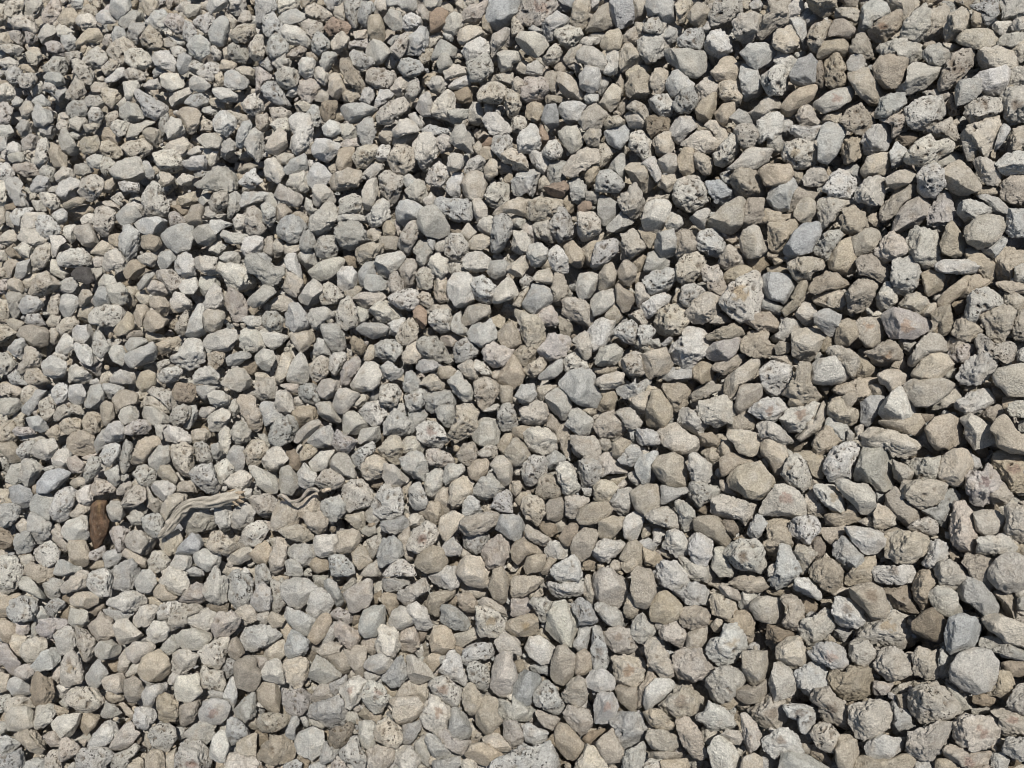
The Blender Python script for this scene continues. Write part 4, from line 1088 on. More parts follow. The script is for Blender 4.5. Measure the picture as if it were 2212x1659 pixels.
g0p 351,458 359,448 372,442 376,450 367,456 362,465 362,472 356,470
w1r 788,21 798,17 806,23 805,37 810,52 800,51 799,37 789,25
b0r 402,354 409,342 417,339 420,349 421,356 416,363 406,364 402,360
g0s 116,216 125,206 135,207 142,217 135,221 125,228 118,221
g0p 229,46 236,42 245,44 249,56 245,64 234,62 228,56
b0p 456,455 463,444 474,442 477,450 476,460 468,466 459,460
t0s 144,322 148,312 154,310 162,317 170,320 163,327 153,332 146,330
b1p 0,425 10,420 16,427 13,433 17,436 15,444 0,445
g0p 43,67 53,57 65,58 67,67 65,76 53,74 46,74
w0p 35,153 39,139 46,137 50,144 49,157 42,168 34,163
g1p 271,583 273,581 280,584 284,592 285,603 277,614 272,612 271,599
b1r 1008,703 1017,687 1024,677 1024,717 1013,709
g0r 106,287 120,283 127,289 128,302 123,305 112,303
g0f 32,113 37,102 44,109 51,111 53,120 44,127 35,127
w0r 393,130 400,120 409,118 416,123 420,132 406,134 395,139
b0r 693,153 704,153 713,160 711,174 702,174 693,164
g1f 662,377 673,368 683,369 693,367 694,377 683,382 672,383
w0p 37,400 43,397 52,397 57,404 54,413 50,422 43,419 39,409
b0p 309,370 314,360 322,356 329,360 328,373 318,382 310,376
g0r 230,433 236,422 245,422 252,433 250,440 237,445
g0f 431,58 437,44 441,39 450,44 457,49 455,56 441,58 432,62
b1p 299,511 305,500 315,493 321,503 320,511 312,516 302,517
b0r 102,267 106,254 115,249 120,253 128,263 116,268 108,272
g0r 617,460 623,453 629,446 632,443 637,446 642,453 640,462 632,466 621,464
w0r 73,342 87,345 94,349 97,361 90,366 81,362 76,353
g0r 433,409 441,406 453,406 456,413 453,427 446,428 439,419
b1r 1008,72 1024,62 1024,88 1006,87
t0p 514,352 521,346 532,345 537,351 535,359 526,367 519,363
w0p 100,456 105,446 113,443 120,445 120,457 109,467 102,462
b0r 525,523 537,530 549,537 553,541 547,548 536,544 526,537
w0r 446,183 453,174 462,169 464,176 460,185 461,192 460,199 453,197 447,192
t0f 618,271 623,261 628,260 637,268 635,280 630,286 620,282
b0r 650,79 656,68 665,69 668,74 665,90 658,94 651,87
t0s 600,44 607,32 618,28 622,37 620,49 609,50 602,49
w0p 93,345 94,333 100,330 106,340 113,346 106,352 102,359 94,353
p0r 537,316 541,309 551,305 556,312 562,324 555,326 546,327
b0r 320,381 328,379 340,381 340,384 335,396 328,399 321,397 317,390
g0p 67,106 74,100 86,100 90,106 86,116 72,118 66,112
s0f 542,120 544,106 556,104 558,113 559,130 551,130
w0r 403,441 408,436 419,438 426,446 426,452 416,455 404,453
g0f 284,169 291,160 305,153 307,160 307,171 298,174 288,175
b0s 102,682 105,677 122,673 125,678 123,692 116,693 105,689
t0r 689,394 704,386 710,384 721,384 721,390 713,394 701,401 694,403
d1p 174,391 177,384 192,384 197,392 191,401 181,403 175,397
w0r 428,264 432,256 439,253 448,260 448,271 441,278 432,272
w0r 636,429 646,429 657,431 660,443 652,446 639,444 636,436
t2s 803,453 811,450 819,459 826,457 825,475 813,473
w0f 160,74 167,73 178,74 184,81 183,88 171,91 162,86
o0p 327,21 332,17 339,20 349,22 351,27 346,35 339,32 330,37 325,28
g1r 999,0 1024,0 1024,6 1013,19 1005,19
t1r 763,213 768,208 780,214 792,214 800,222 777,221 768,224 761,222
g0p 169,420 174,407 183,404 190,406 191,415 185,422 176,426
g0f 7,688 10,679 16,677 29,685 32,693 28,695 14,696
b0p 9,21 16,16 32,16 38,28 35,35 23,28 16,30
b1p 6,709 8,699 22,696 34,701 35,710 23,708 9,714
b0r 615,411 621,408 630,408 637,415 642,422 639,427 631,429 625,426 621,419
w0p 133,474 139,466 146,465 155,471 156,479 150,486 140,484
g0p 120,458 123,442 128,440 134,444 132,453 131,464 125,475 120,471
t0s 715,113 723,104 734,102 735,111 730,120 725,127 716,120
t1r 969,278 977,274 990,282 984,288 967,296 959,298 965,292
g0s 661,485 674,488 688,486 688,492 679,497 666,504 660,504 662,495
g0r 17,305 25,296 36,296 44,304 42,308 29,314 20,314
g0f 442,28 448,16 455,12 462,16 464,23 457,34 448,35
b1s 689,633 699,628 706,627 706,641 701,648 686,648
g0r 515,396 521,385 526,384 534,384 536,394 533,404 524,405 518,400
t1r 293,412 300,407 312,407 317,413 315,420 308,421 299,428 295,422
t0r 144,768 146,758 152,748 164,753 165,768
b0p 306,8 314,3 323,7 332,14 331,19 323,22 312,20 306,13
g0r 146,21 153,12 162,9 169,16 168,23 160,32 150,25
b1r 281,356 288,352 297,351 291,363 286,377 279,384 275,383 278,370
g1f 227,456 234,446 243,448 245,456 243,468 233,471
t0f 49,153 51,144 58,146 67,155 67,167 56,169 51,160
p0p 110,534 112,528 123,526 130,531 125,541 124,549 118,553 115,546
b0r 512,263 521,256 527,257 528,267 521,278 512,275 507,275 506,268
t0s 468,468 476,460 485,458 489,463 487,473 477,481 470,478
b0p 415,275 419,267 428,267 433,275 432,287 426,289 418,288
t1s 693,369 699,363 709,361 713,368 711,379 702,383 694,377
w0f 223,696 227,685 231,676 236,680 237,698 235,710 228,708
t1r 713,364 725,361 739,354 746,356 737,368 725,375 716,370
t1s 574,657 584,650 591,655 592,669 584,674 576,673
w0r 890,153 895,141 907,150 905,164 893,169 891,162
b0p 249,46 256,35 263,36 265,51 262,60 256,61 250,56
t0r 457,599 463,593 470,592 478,603 476,613 469,614 460,608
b1s 393,144 397,134 416,132 420,134 416,146 400,148
g0r 748,528 756,514 762,515 767,525 760,537 747,539
t0s 137,382 140,374 148,370 155,374 156,384 150,390 144,393 137,386 137,384
w0r 445,467 448,464 460,464 467,468 464,472 455,479 447,486 442,481
b0f 351,552 361,544 366,549 372,562 359,570 354,563
g0f 68,622 71,607 78,610 86,610 89,623 78,629 73,626
g0s 279,17 284,12 295,9 305,14 309,19 302,22 288,25 281,23
b0p 54,415 58,407 69,403 80,406 84,413 81,416 72,413 61,419 59,422 54,421
t1r 327,658 337,654 346,651 350,664 349,672 343,676 337,669
b0r 892,459 901,463 909,467 914,475 909,480 900,484 894,477
t0r 148,303 153,296 164,297 170,305 171,317 164,317 154,310
g0s 486,266 492,261 504,260 509,264 506,274 497,280 487,274
b2s 265,644 277,640 285,642 284,654 279,659 266,659
b1r 806,496 813,490 819,502 825,511 822,518 812,515 805,509
g1r 409,413 425,409 427,416 418,428 416,436 409,435
w0r 298,472 305,463 310,470 316,473 314,485 306,488 299,486
w1r 775,60 780,49 785,47 791,56 797,60 789,72 777,66
t0s 524,567 527,558 537,554 546,555 544,565 540,571 526,574
p0p 124,427 134,421 146,420 153,428 146,434 137,434 133,436 125,434
t1s 256,548 256,544 265,541 272,552 266,563 256,562 250,553
b1f 886,5 893,1 912,0 913,9 905,21 898,14
g0f 19,582 23,576 30,578 41,590 47,596 47,598 38,598 27,592 20,589
g0f 53,576 58,561 64,560 76,566 83,567 79,574 60,576
g0r 324,582 330,578 337,583 344,600 343,607 337,607 330,596 324,586
w0p 241,104 248,97 256,93 256,97 263,102 263,111 256,116 245,111
w0r 544,549 551,541 558,541 568,549 570,555 558,559 547,558
t1r 724,275 732,268 743,265 752,270 743,279 730,285 725,281
b0p 522,370 532,362 541,357 547,361 544,370 535,378 525,377
d1r 768,625 780,627 796,632 791,637 777,642 768,638
b0r 491,44 493,35 504,28 509,30 508,39 499,51 492,58
g0f 403,726 421,720 421,729 412,743 403,745
w0p 157,614 162,604 175,601 183,605 175,613 168,622 159,620
b0p 24,377 28,369 37,368 49,377 51,384 28,384
b0r 704,127 711,120 720,122 727,130 727,139 718,146 713,132
w0p 643,28 649,19 658,15 666,21 666,30 658,34 646,32
g0f 607,171 614,160 621,153 625,155 625,169 625,183 618,176
t1f 79,733 82,713 93,715 100,715 95,726 83,738
g0f 22,407 31,398 36,390 50,392 50,397 39,400 35,409 31,416 23,412
w0f 226,562 229,554 247,546 252,549 251,559 238,565
t0r 583,171 588,162 598,162 600,174 595,183 588,187 584,178
b1f 953,384 960,397 957,405 937,409 928,406 939,401 950,393
g1r 569,183 577,178 586,187 586,192 585,199 579,204 573,201 570,192
g0p 312,42 316,32 323,34 330,42 330,49 321,56 313,51
g0f 60,308 62,294 72,295 78,298 79,304 71,316 64,317
t0s 81,35 88,29 97,28 102,35 101,44 88,42 79,49 76,44
t1r 991,494 1002,482 1013,496 1006,504 995,506
g0r 405,373 412,370 420,379 421,384 420,389 411,393 404,391 403,384
b1r 483,737 496,733 504,739 512,746 512,751 498,751 485,743
t1s 821,528 835,528 844,526 843,540 832,545 824,537
b0r 835,9 842,7 856,8 861,14 857,24 847,20 835,19
g2r 946,684 959,692 972,708 969,715 959,713
g0p 350,56 353,50 362,53 372,58 375,64 360,71 353,65
w0r 167,125 171,117 181,120 185,132 176,140 169,139 165,130
g0r 118,23 123,15 132,10 144,14 146,19 137,25 125,28
p0p 42,14 49,3 56,1 61,7 60,16 51,24 43,21
b1r 396,536 410,529 410,546 417,552 413,562 404,556 403,546
w0f 51,453 58,450 68,449 69,458 66,470 57,471 53,463
w0p 156,375 164,369 176,366 183,371 177,381 162,384
g0f 93,301 98,288 105,287 112,292 111,304 102,307 97,309
b0p 209,202 213,194 220,192 228,193 227,206 219,214 211,211
t1r 420,514 430,503 439,503 443,514 437,525 427,518
b0f 293,441 300,429 309,422 317,419 322,423 314,433 300,443
w0p 193,445 201,442 208,445 213,462 207,465 197,460
t0f 123,272 130,261 137,260 146,270 144,275 135,280 126,278
w0f 688,220 697,212 708,207 712,211 706,219 704,230 697,229 689,223
p0p 164,23 169,14 178,14 185,21 183,35 174,32
t0s 113,329 122,320 127,311 133,315 134,327 127,334 118,336
g0f 256,355 263,349 273,351 275,359 269,371 262,369 256,362
b0p 66,93 74,79 83,83 86,93 76,102 67,100
b1f 78,309 88,302 93,307 95,315 93,324 79,324
g0r 0,737 8,736 17,740 20,745 9,754 0,759
w0f 119,416 123,405 132,404 140,412 137,420 123,425
w0r 170,301 175,292 183,294 192,303 191,309 179,312 172,307
g1r 981,248 994,243 1008,230 1006,244 995,257 986,254
b0s 658,160 669,153 676,155 679,167 672,174 662,171
g0p 84,473 88,459 95,456 101,460 100,471 91,481 86,484
p0p 91,495 91,487 97,478 108,481 116,488 115,492 102,495
b1s 434,502 441,490 450,486 449,503 453,511 443,514
w0r 298,62 302,58 312,58 316,62 314,74 307,80 300,74
g0r 127,35 130,23 144,23 146,32 139,44 131,42
w0p 192,21 199,16 208,13 215,19 213,28 206,34 194,25
t0r 525,106 533,102 542,104 543,116 540,123 526,118
w0p 245,174 256,167 256,174 263,181 258,185 256,185 256,190 245,187 238,183
g1f 415,744 424,735 426,743 431,761 430,766 423,763 416,753
g0f 997,38 1006,34 1024,30 1024,38 1011,47 998,44
g1f 362,430 378,427 381,441 367,445 358,443
g1r 462,501 471,495 478,502 482,514 475,516 464,516
w0r 284,261 287,254 295,254 299,263 303,273 306,276 299,278 288,272
b1r 310,700 318,686 325,682 331,688 334,696 323,701 314,704
b0p 301,23 309,19 321,23 325,27 321,35 312,37 303,31
g0f 156,266 160,252 174,250 177,257 169,267 157,272
b1p 533,227 537,222 548,221 551,235 557,241 548,242 539,238
w0p 197,72 208,62 220,64 220,69 213,81 201,79
g0s 537,377 547,368 558,359 563,360 562,371 554,378 544,381
w1p 215,467 225,460 233,468 231,474 226,486 218,482
g1p 112,765 115,755 125,751 138,743 138,752 130,759 120,768
g0s 364,282 368,274 379,276 387,282 386,289 372,292 365,288
g1s 159,662 161,649 169,635 176,636 179,647 169,655 162,662
d0p 320,109 323,102 335,100 337,104 335,118 325,123 321,116
b0r 420,381 426,375 435,374 442,382 447,384 447,389 432,390 420,384
g1r 579,628 593,626 590,636 586,651 581,651 573,644 578,636
w0r 207,394 213,390 222,391 230,396 229,404 220,407 212,405
t1r 600,391 616,391 617,396 613,409 605,412 598,408 603,397
b1r 235,614 240,607 256,605 256,620 245,625
b0r 457,367 464,362 472,361 481,373 478,382 469,379
b1p 135,405 144,398 155,396 162,404 171,413 162,412 153,407 139,408
w0r 183,162 192,157 204,155 208,162 206,169 192,171 185,168
b0p 390,49 400,35 409,31 409,39 405,53 400,58
g0r 237,134 241,123 248,120 252,125 248,139 243,150 236,144
g0p 358,12 362,2 372,2 375,10 368,17 367,28 358,23
w0r 380,367 389,361 398,368 404,369 402,375 393,381 383,377
g0r 22,9 28,2 39,1 44,9 42,16 32,19 23,15
t0s 186,220 191,206 199,204 204,208 201,219 205,223 194,227
b1p 434,276 446,279 448,289 447,298 441,304 435,296
g0r 59,283 65,278 74,278 80,287 80,294 72,296 62,292
w0p 464,171 469,160 478,155 485,160 483,171 471,176
w0f 21,221 25,213 42,212 49,216 37,220 36,227 21,229
g1f 976,198 988,195 999,199 1009,208 1006,215 995,213 988,202
g0s 110,9 113,0 127,0 132,7 125,14 118,20 112,14
t0r 155,344 164,339 178,336 181,341 171,352 162,355
w0f 111,377 120,370 134,373 137,381 132,384 111,384
p1r 512,599 527,598 531,608 525,615 517,617 512,614
g0f 1,400 9,398 17,398 23,405 14,413 5,415 0,408
t1r 95,134 104,127 118,132 123,141 113,146
w0p 402,28 404,16 411,13 420,17 423,23 416,32 406,30
w0r 642,164 653,155 660,167 662,176 656,183 649,171
w0p 330,357 334,353 343,352 347,357 342,368 335,376 329,368
w0f 170,566 176,555 190,556 194,565 185,570 174,571
b0r 583,137 588,127 595,124 601,130 599,146 588,145
g0f 123,137 130,125 141,123 150,116 157,123 144,127 137,137
t1r 66,212 76,207 87,204 93,211 83,220 69,220
w1r 737,604 742,593 753,591 760,597 750,607 743,611 737,607
b0s 962,141 979,140 981,150 974,160 967,161
b1r 454,634 465,632 475,626 478,637 471,641 462,647 455,642
k0r 69,272 75,268 90,267 94,280 88,285 76,280
t0r 141,132 148,127 160,130 162,141 157,150 148,141
b0r 79,141 86,137 97,135 100,144 95,153 83,153
t0s 100,406 106,401 113,404 115,418 109,427 104,425 101,415
w0p 51,390 58,384 66,384 69,394 65,404 57,404 52,396
g0f 730,118 739,109 748,113 755,122 748,127 737,125
b1p 599,146 607,144 616,150 609,160 602,169 598,162
d0s 559,538 564,529 571,523 578,524 577,534 571,545 565,546
b0f 472,199 481,199 487,208 487,216 479,226 475,217
w0r 219,433 225,426 230,428 231,442 228,453 221,451 219,442
b0p 542,60 549,49 556,42 562,52 558,62 547,66
b0p 100,90 106,87 116,90 122,97 111,109 104,102
t1r 581,250 593,239 602,234 606,237 602,241 595,248 591,265 585,259
w0r 212,90 218,87 229,89 238,95 236,102 225,102 215,97
b1r 394,699 401,688 410,680 419,686 417,696 404,698
g0f 384,19 390,9 400,12 402,20 402,29 393,30 386,23
g0r 300,238 307,230 312,230 316,242 313,251 305,252 300,249
t1r 701,453 706,446 715,446 719,456 719,470 713,473 713,465 706,459
w0f 416,109 420,97 430,90 432,102 430,116 423,116
b0s 197,139 204,134 215,133 222,139 218,148 206,148
t0s 157,473 161,466 170,465 178,478 174,486 163,481
b1p 57,327 64,319 72,316 78,322 76,331 67,336 59,332
t0s 154,588 163,582 169,593 182,596 175,600 163,601 154,596
d2r 891,139 902,130 918,133 909,148 902,144
g1r 44,585 52,579 62,581 65,585 59,590 61,596 51,599 46,593
g0s 847,62 851,56 861,52 865,59 864,69 854,72 848,69
g0p 261,204 266,202 275,208 276,220 271,228 263,222
w1f 262,333 272,332 288,336 281,344 273,349 266,344
w1r 362,176 369,164 381,162 383,174 372,183
w0f 179,287 184,278 194,275 199,285 194,294 183,294
b1p 97,144 109,141 118,146 122,153 113,160 102,153
b1r 51,530 58,524 62,528 62,537 68,544 66,553 58,546 51,538
d2s 1002,663 1024,659 1024,674 1009,676
t0r 57,19 65,8 72,8 78,14 74,25 65,27
w0p 541,153 549,141 556,140 563,150 561,157 551,159
b1r 583,588 586,576 592,576 593,588 599,599 592,605 586,599
w0r 7,349 15,340 23,337 27,346 23,359 14,356
g0f 69,386 81,384 86,393 83,403 75,405 69,400
b1r 344,516 360,510 366,515 365,525 359,531 349,522
g0f 358,273 366,261 373,258 376,268 375,275 367,275 362,280 366,287 360,285
w0r 428,86 432,76 441,76 448,83 443,93 434,96
o0r 544,187 554,183 563,181 570,187 565,192 563,197 554,197 547,192
w0r 442,545 453,537 462,548 460,555 449,556 442,553
g0f 477,228 481,217 492,216 496,222 493,233 487,237
t1r 974,416 988,408 996,405 1004,409 994,423 986,419
b0s 624,116 632,110 639,111 644,120 642,130 630,127
t1s 0,445 12,442 19,449 22,460 12,462 5,455
g0r 272,62 275,56 286,51 286,58 295,62 291,67 279,72
b1f 632,0 646,0 646,16 639,23 634,16
w0r 220,237 223,230 234,233 248,234 247,239 238,244 227,243
b0s 738,768 743,758 754,753 762,759 762,768
g0r 416,366 421,359 432,360 445,366 437,370 424,373 417,370
g1f 199,287 201,278 213,276 220,285 212,293 204,295
w0r 168,100 174,93 185,88 192,86 192,93 183,102 174,106
b1p 0,325 8,325 17,333 9,345 0,345
b0r 331,42 335,35 342,32 349,38 349,49 337,52 332,49
b1r 698,724 718,732 723,738 712,746 706,744
b0p 45,759 51,751 60,750 61,760 62,768 46,768
g0r 5,481 10,466 20,463 23,463 19,474 23,482 13,485
w0r 443,69 453,64 464,67 469,74 457,76 446,81
g0r 30,187 37,176 49,176 51,187 42,192 32,192
w1r 468,111 474,103 481,104 483,120 474,127 469,120
g1p 256,566 265,565 271,575 271,576 270,582 262,585 256,585 256,576
g0r 106,508 112,501 120,502 125,515 120,521 112,521
w0p 14,248 23,242 36,243 37,248 31,258 22,257
t1r 1018,312 1024,310 1024,342 1012,338
t1r 946,345 951,339 962,337 967,345 965,352 951,354
g1r 228,195 236,192 242,199 240,208 228,221
w0r 75,495 84,487 91,484 93,495 93,504 86,506 78,501
t1s 0,604 9,596 16,593 23,597 12,604 9,615 0,618
g0r 221,144 229,138 236,144 236,150 229,162 222,157
b0f 469,242 474,236 482,234 490,238 490,245 481,250 470,249
b1r 820,404 826,405 825,419 820,431 803,440 791,434 810,430 821,425
w0r 76,21 79,15 90,14 97,21 96,28 86,30 78,25
p1p 256,67 265,72 271,76 265,88 256,95
t0s 612,444 621,438 632,442 625,451 618,459 613,456
t0s 228,649 231,640 238,637 245,652 236,660 229,655
g1r 759,302 768,298 780,305 781,314 775,316 768,311 768,311 759,311
w1f 299,256 303,250 313,252 320,264 309,270 300,261
t1r 537,709 551,716 559,717 554,731 544,726 537,717
w0p 39,194 46,192 56,195 61,204 58,209 50,209 43,204
t1r 699,434 711,433 721,440 718,449 702,445
o0r 413,311 420,304 426,311 427,324 421,330 415,325
b0p 387,285 390,275 396,271 404,282 403,290 393,293
g0r 320,62 323,53 335,52 338,58 332,67 328,73 321,67
t1r 994,282 1005,281 1020,282 1024,288 1024,294 1011,293 999,287
b1p 270,109 281,108 291,113 286,123 275,125
b1p 0,384 16,384 23,392 21,397 9,397 0,393
b0p 625,109 635,100 644,104 649,113 646,123 642,118 630,110
b0r 391,88 397,79 406,75 409,83 404,95 397,97 393,93
b1r 9,645 13,635 23,636 28,640 21,647 22,655 14,657
g1r 935,162 951,153 962,156 965,164 953,162 942,169
w0r 447,164 450,154 462,154 464,167 455,171 448,171
b1f 660,176 676,174 676,185 669,192 658,185
s0f 226,357 241,351 253,355 237,366 228,366
w0p 307,113 312,105 318,106 323,118 318,127 310,125
d1r 746,259 757,257 768,257 768,264 759,274 749,266
b2r 916,437 924,428 931,440 939,451 935,456 923,444
g0r 432,761 446,759 460,755 460,765 453,768 434,768
t1r 976,190 995,184 1002,192 1002,198 988,197 976,195
b1r 624,608 630,592 639,605 637,614 630,619 625,615
b0p 675,5 683,0 693,3 688,12 686,21 681,25 677,16
p1p 14,164 23,162 35,164 39,174 25,176 16,171
g0f 108,352 113,346 122,346 127,357 122,366 113,361
d0f 142,236 150,235 159,237 162,245 155,251 142,248
w0f 38,35 44,25 51,23 56,30 51,42 44,46
w1r 277,0 298,0 299,7 291,12 277,13
b0r 635,285 643,280 645,289 651,296 642,302 639,309 636,303
g1p 185,102 192,95 199,93 208,97 208,104 197,109
w0f 56,348 64,333 73,339 73,348 66,354 57,352
g0f 94,442 101,431 108,427 110,440 104,448 96,453
p0r 435,139 443,134 453,137 453,150 441,153
g0s 178,56 185,53 192,58 190,69 181,76 177,67
b1f 627,69 632,66 652,65 651,76 642,72 628,81
w0p 639,326 649,325 657,331 651,338 649,345 642,344 638,334
g0r 284,562 292,559 299,563 303,570 302,576 288,576
g0r 203,214 208,204 213,212 226,214 223,222 209,223
g0p 0,353 7,353 15,363 13,370 5,374 0,371
b1r 623,37 635,25 642,37 635,46 625,46
g0p 45,607 51,600 58,598 62,600 67,605 58,612 53,618 46,612
g1r 320,759 325,740 329,747 340,750 332,760 323,765
w0r 450,329 454,315 462,311 461,323 468,329 467,336 456,333
b1r 1005,294 1017,294 1023,302 1020,311 1011,310 1005,303
g0r 313,348 317,339 323,339 330,352 331,356 320,356 313,355
b1r 318,651 324,644 332,642 342,644 338,652 328,658 322,656
b0r 721,736 727,729 741,731 743,739 739,745 730,743
b1p 175,329 181,316 187,310 189,322 185,337 179,338
g0f 27,423 25,418 39,416 45,422 49,428 41,433 31,428
w0p 42,86 46,81 58,81 61,88 58,100 49,93 42,90
g1r 843,171 856,162 861,176 865,185 856,187 851,176
b1r 478,605 484,598 494,600 504,607 507,619 493,610 483,607
g0f 189,81 194,75 204,79 211,86 201,93 190,88
t1r 650,752 680,752 683,759 674,761 661,758 650,759
w0p 16,450 23,443 34,440 36,444 30,451 31,459 21,459
p0r 15,669 24,664 32,665 34,673 25,681 16,678
w0r 1008,411 1011,403 1024,399 1024,418 1011,416
b0r 379,134 386,127 395,130 397,137 388,146 379,141
w0r 667,217 671,212 681,217 683,224 674,231 667,229 665,224
w0r 449,86 455,79 464,75 472,80 471,86 457,90 450,90
b0p 207,354 215,352 225,353 223,362 216,370 209,367
b0f 532,279 537,272 549,268 554,278 553,286 542,282 535,281
t0f 718,589 723,583 742,593 742,598 738,601 723,595
b1r 718,451 723,443 730,440 737,449 740,455 732,456 723,457
t1r 381,599 384,593 395,595 398,605 393,611 391,620 388,611
t1r 858,356 868,360 874,369 870,375 858,377
b1r 484,79 497,75 512,72 512,86 501,86 494,82
w0p 5,72 14,66 23,71 21,79 14,87 7,79
w0f 782,16 789,5 800,1 804,9 799,14 787,20
t0r 972,9 981,12 986,21 984,29 972,29
g0s 125,345 130,338 141,337 148,342 139,348 130,354
b1r 313,100 316,90 325,89 337,100 335,104 323,102
g0p 406,90 411,79 418,79 420,90 413,102 406,97
g0r 448,111 457,109 467,109 469,116 460,123 453,125
t1r 643,548 651,551 664,558 658,566 646,566
g1r 547,457 556,451 563,456 566,459 556,467 554,472 548,467
w0s 123,83 130,81 137,81 141,87 134,93 131,102 125,97
d1p 814,66 822,61 826,83 828,87 819,88 815,81
g1s 388,0 411,0 417,7 416,12 406,12 397,5 389,7
b0p 5,9 9,2 22,1 23,9 14,19 7,16
t1s 0,623 6,621 14,625 15,634 9,643 3,640
g1r 990,755 1002,753 1009,761 1005,768 990,768
d1r 812,537 820,537 825,546 824,554 817,560 812,552
b0p 123,72 130,68 141,69 146,79 137,83 127,79
t2r 810,746 820,747 832,759 832,766 812,757
t1s 123,555 127,549 137,554 147,558 144,568 134,565
w1r 229,0 247,0 248,7 238,16 229,9
w0s 322,127 330,120 339,123 342,132 332,137 325,135
g1r 103,556 108,552 118,549 122,558 116,566 106,567
t0s 134,314 137,305 145,305 150,310 144,319 142,327 137,326
b1r 147,282 154,280 164,285 167,294 159,296 149,293
b1r 145,489 150,489 152,497 167,503 157,512 148,507
w0r 0,88 7,83 14,88 16,95 7,103 0,100
g0f 437,62 441,54 448,53 453,65 443,74 439,72
b0p 19,81 23,74 32,73 38,78 32,88 21,88
w0r 995,144 999,130 1004,122 1010,130 1005,141 995,153
g1s 337,215 351,213 364,216 368,227 362,224 349,219 337,224
g1r 768,139 780,135 784,144 782,153 768,150
t1r 543,74 551,72 558,73 557,90 554,95 549,88
w0s 207,7 211,0 227,0 228,7 218,13 211,14
b0r 54,176 62,167 72,169 75,176 65,183 58,182
t1r 558,317 568,317 573,326 570,336 561,336
p0r 68,459 76,456 86,465 83,472 73,473 68,467
d1p 0,528 6,529 14,539 12,547 2,548 0,546
w1p 512,120 517,116 526,118 528,127 519,134 512,130
t1s 381,237 397,237 400,245 395,251 387,250 380,244
b1r 126,288 138,288 141,294 135,305 127,307
p1p 0,104 7,103 12,111 9,123 0,127
t1r 498,445 504,435 512,433 512,449 503,456
t0p 300,453 305,445 310,444 317,450 315,456 302,464 300,459
w0r 219,257 226,252 238,252 242,259 241,266 231,263 222,261
g0f 43,76 49,72 60,73 67,83 58,86 46,81
p0r 42,735 49,731 54,731 59,738 61,746 51,747 45,741
s0f 15,276 17,263 31,259 30,271 21,279
b2s 460,579 469,585 487,588 482,595 476,597 464,592
b0p 603,125 609,116 618,116 628,122 623,125 609,130
g1r 105,608 113,610 124,612 134,612 127,619 115,621 106,614
w0p 183,28 185,21 192,23 197,32 190,44 183,37
d1r 454,93 464,88 472,88 471,102 457,102
g0r 104,473 118,465 120,480 117,488 109,481
g1r 102,384 122,384 123,389 111,399 105,396
b1r 140,7 141,0 160,0 157,9 148,15
g0r 16,127 23,118 30,123 32,134 25,139 20,134
t0f 277,207 283,200 288,207 293,212 291,215 281,220 277,223
g1p 450,261 462,263 469,273 453,276 448,268
t1s 662,761 674,760 686,759 691,768 664,768
w0f 49,236 61,236 67,241 60,246 56,256 50,257 52,245
w1r 204,150 213,146 220,150 218,160 211,167 206,160
t0s 438,374 439,367 450,366 456,370 453,379 441,379
w0p 10,215 16,209 32,207 35,212 23,214 20,226 13,223
w0f 137,257 146,253 157,252 159,258 153,267 141,263
w0p 117,183 125,181 139,183 140,192 123,192
g1r 340,125 349,123 358,130 356,139 344,139
g0r 526,74 528,65 537,60 543,67 542,76 533,76
g1r 189,407 196,407 198,415 192,428 183,427
d0p 350,341 354,336 362,340 367,347 361,355 353,352
d2r 799,597 809,599 819,606 818,611 806,618 804,607
b0f 562,60 570,49 581,44 584,46 576,56 574,62 568,65
g0r 60,37 69,32 76,39 76,49 67,51 62,44
b0p 21,141 30,134 39,137 37,148 25,150
w0p 472,366 476,360 485,362 493,374 491,378 482,375
g1f 323,644 325,634 335,619 337,632 332,643 325,648
w1r 209,251 215,237 220,236 222,243 229,246 220,256
b1p 47,310 51,297 60,294 60,305 58,315 51,316
w0p 25,322 27,315 39,314 47,325 37,326 28,325
g0r 285,735 291,718 297,716 300,720 295,731 297,740 292,739
b0r 484,169 490,159 497,160 497,174 490,181 485,176
b1r 69,515 80,504 90,506 89,517 76,518
b0p 256,116 268,113 270,130 263,132 256,127
w0p 111,123 118,120 130,123 125,134 118,137 112,130
w0p 88,113 93,106 100,109 104,116 100,125 90,123
b1r 176,488 182,482 192,481 203,492 190,493 179,492
p1p 330,614 339,608 350,613 353,620 345,625 335,618
b1r 362,571 373,563 376,558 380,568 383,571 379,576 362,576
t1s 424,660 432,654 440,654 440,663 433,672 426,666
p1r 874,681 893,684 887,694 873,695
w0f 96,16 102,10 109,10 116,20 116,23 104,24 97,21
g1r 35,608 41,607 52,618 47,620 36,626 34,620
b1s 164,768 164,757 174,748 177,750 176,768
d2r 972,695 988,695 999,699 988,706 974,703
p1p 46,44 53,41 65,46 66,56 58,56 49,51
t1r 768,268 780,264 787,264 791,271 791,275 780,274 768,273
w0p 100,162 104,156 111,159 116,164 109,171 106,178 101,171
w1r 409,519 413,514 420,514 427,518 423,525 413,531
g1r 101,715 106,702 115,706 122,713 112,717 104,718
b1r 179,197 194,192 198,201 190,208 182,206
g1p 423,130 430,125 450,130 441,137 425,134
d1p 946,106 953,93 955,104 964,106 962,113 951,116
g0p 84,100 90,95 100,97 105,104 100,110 88,106
w0r 374,106 379,90 388,90 394,95 386,102 376,109
b0r 20,109 24,101 31,102 35,110 28,120 21,116
w1r 388,324 400,319 406,318 400,333 391,338
w0r 105,79 113,69 123,67 127,74 116,81 106,83
w0r 56,30 59,22 69,28 75,32 67,39 59,37
b1f 93,250 102,241 110,245 115,250 102,256 91,253
b1s 605,316 614,305 620,304 622,317 617,323 609,319
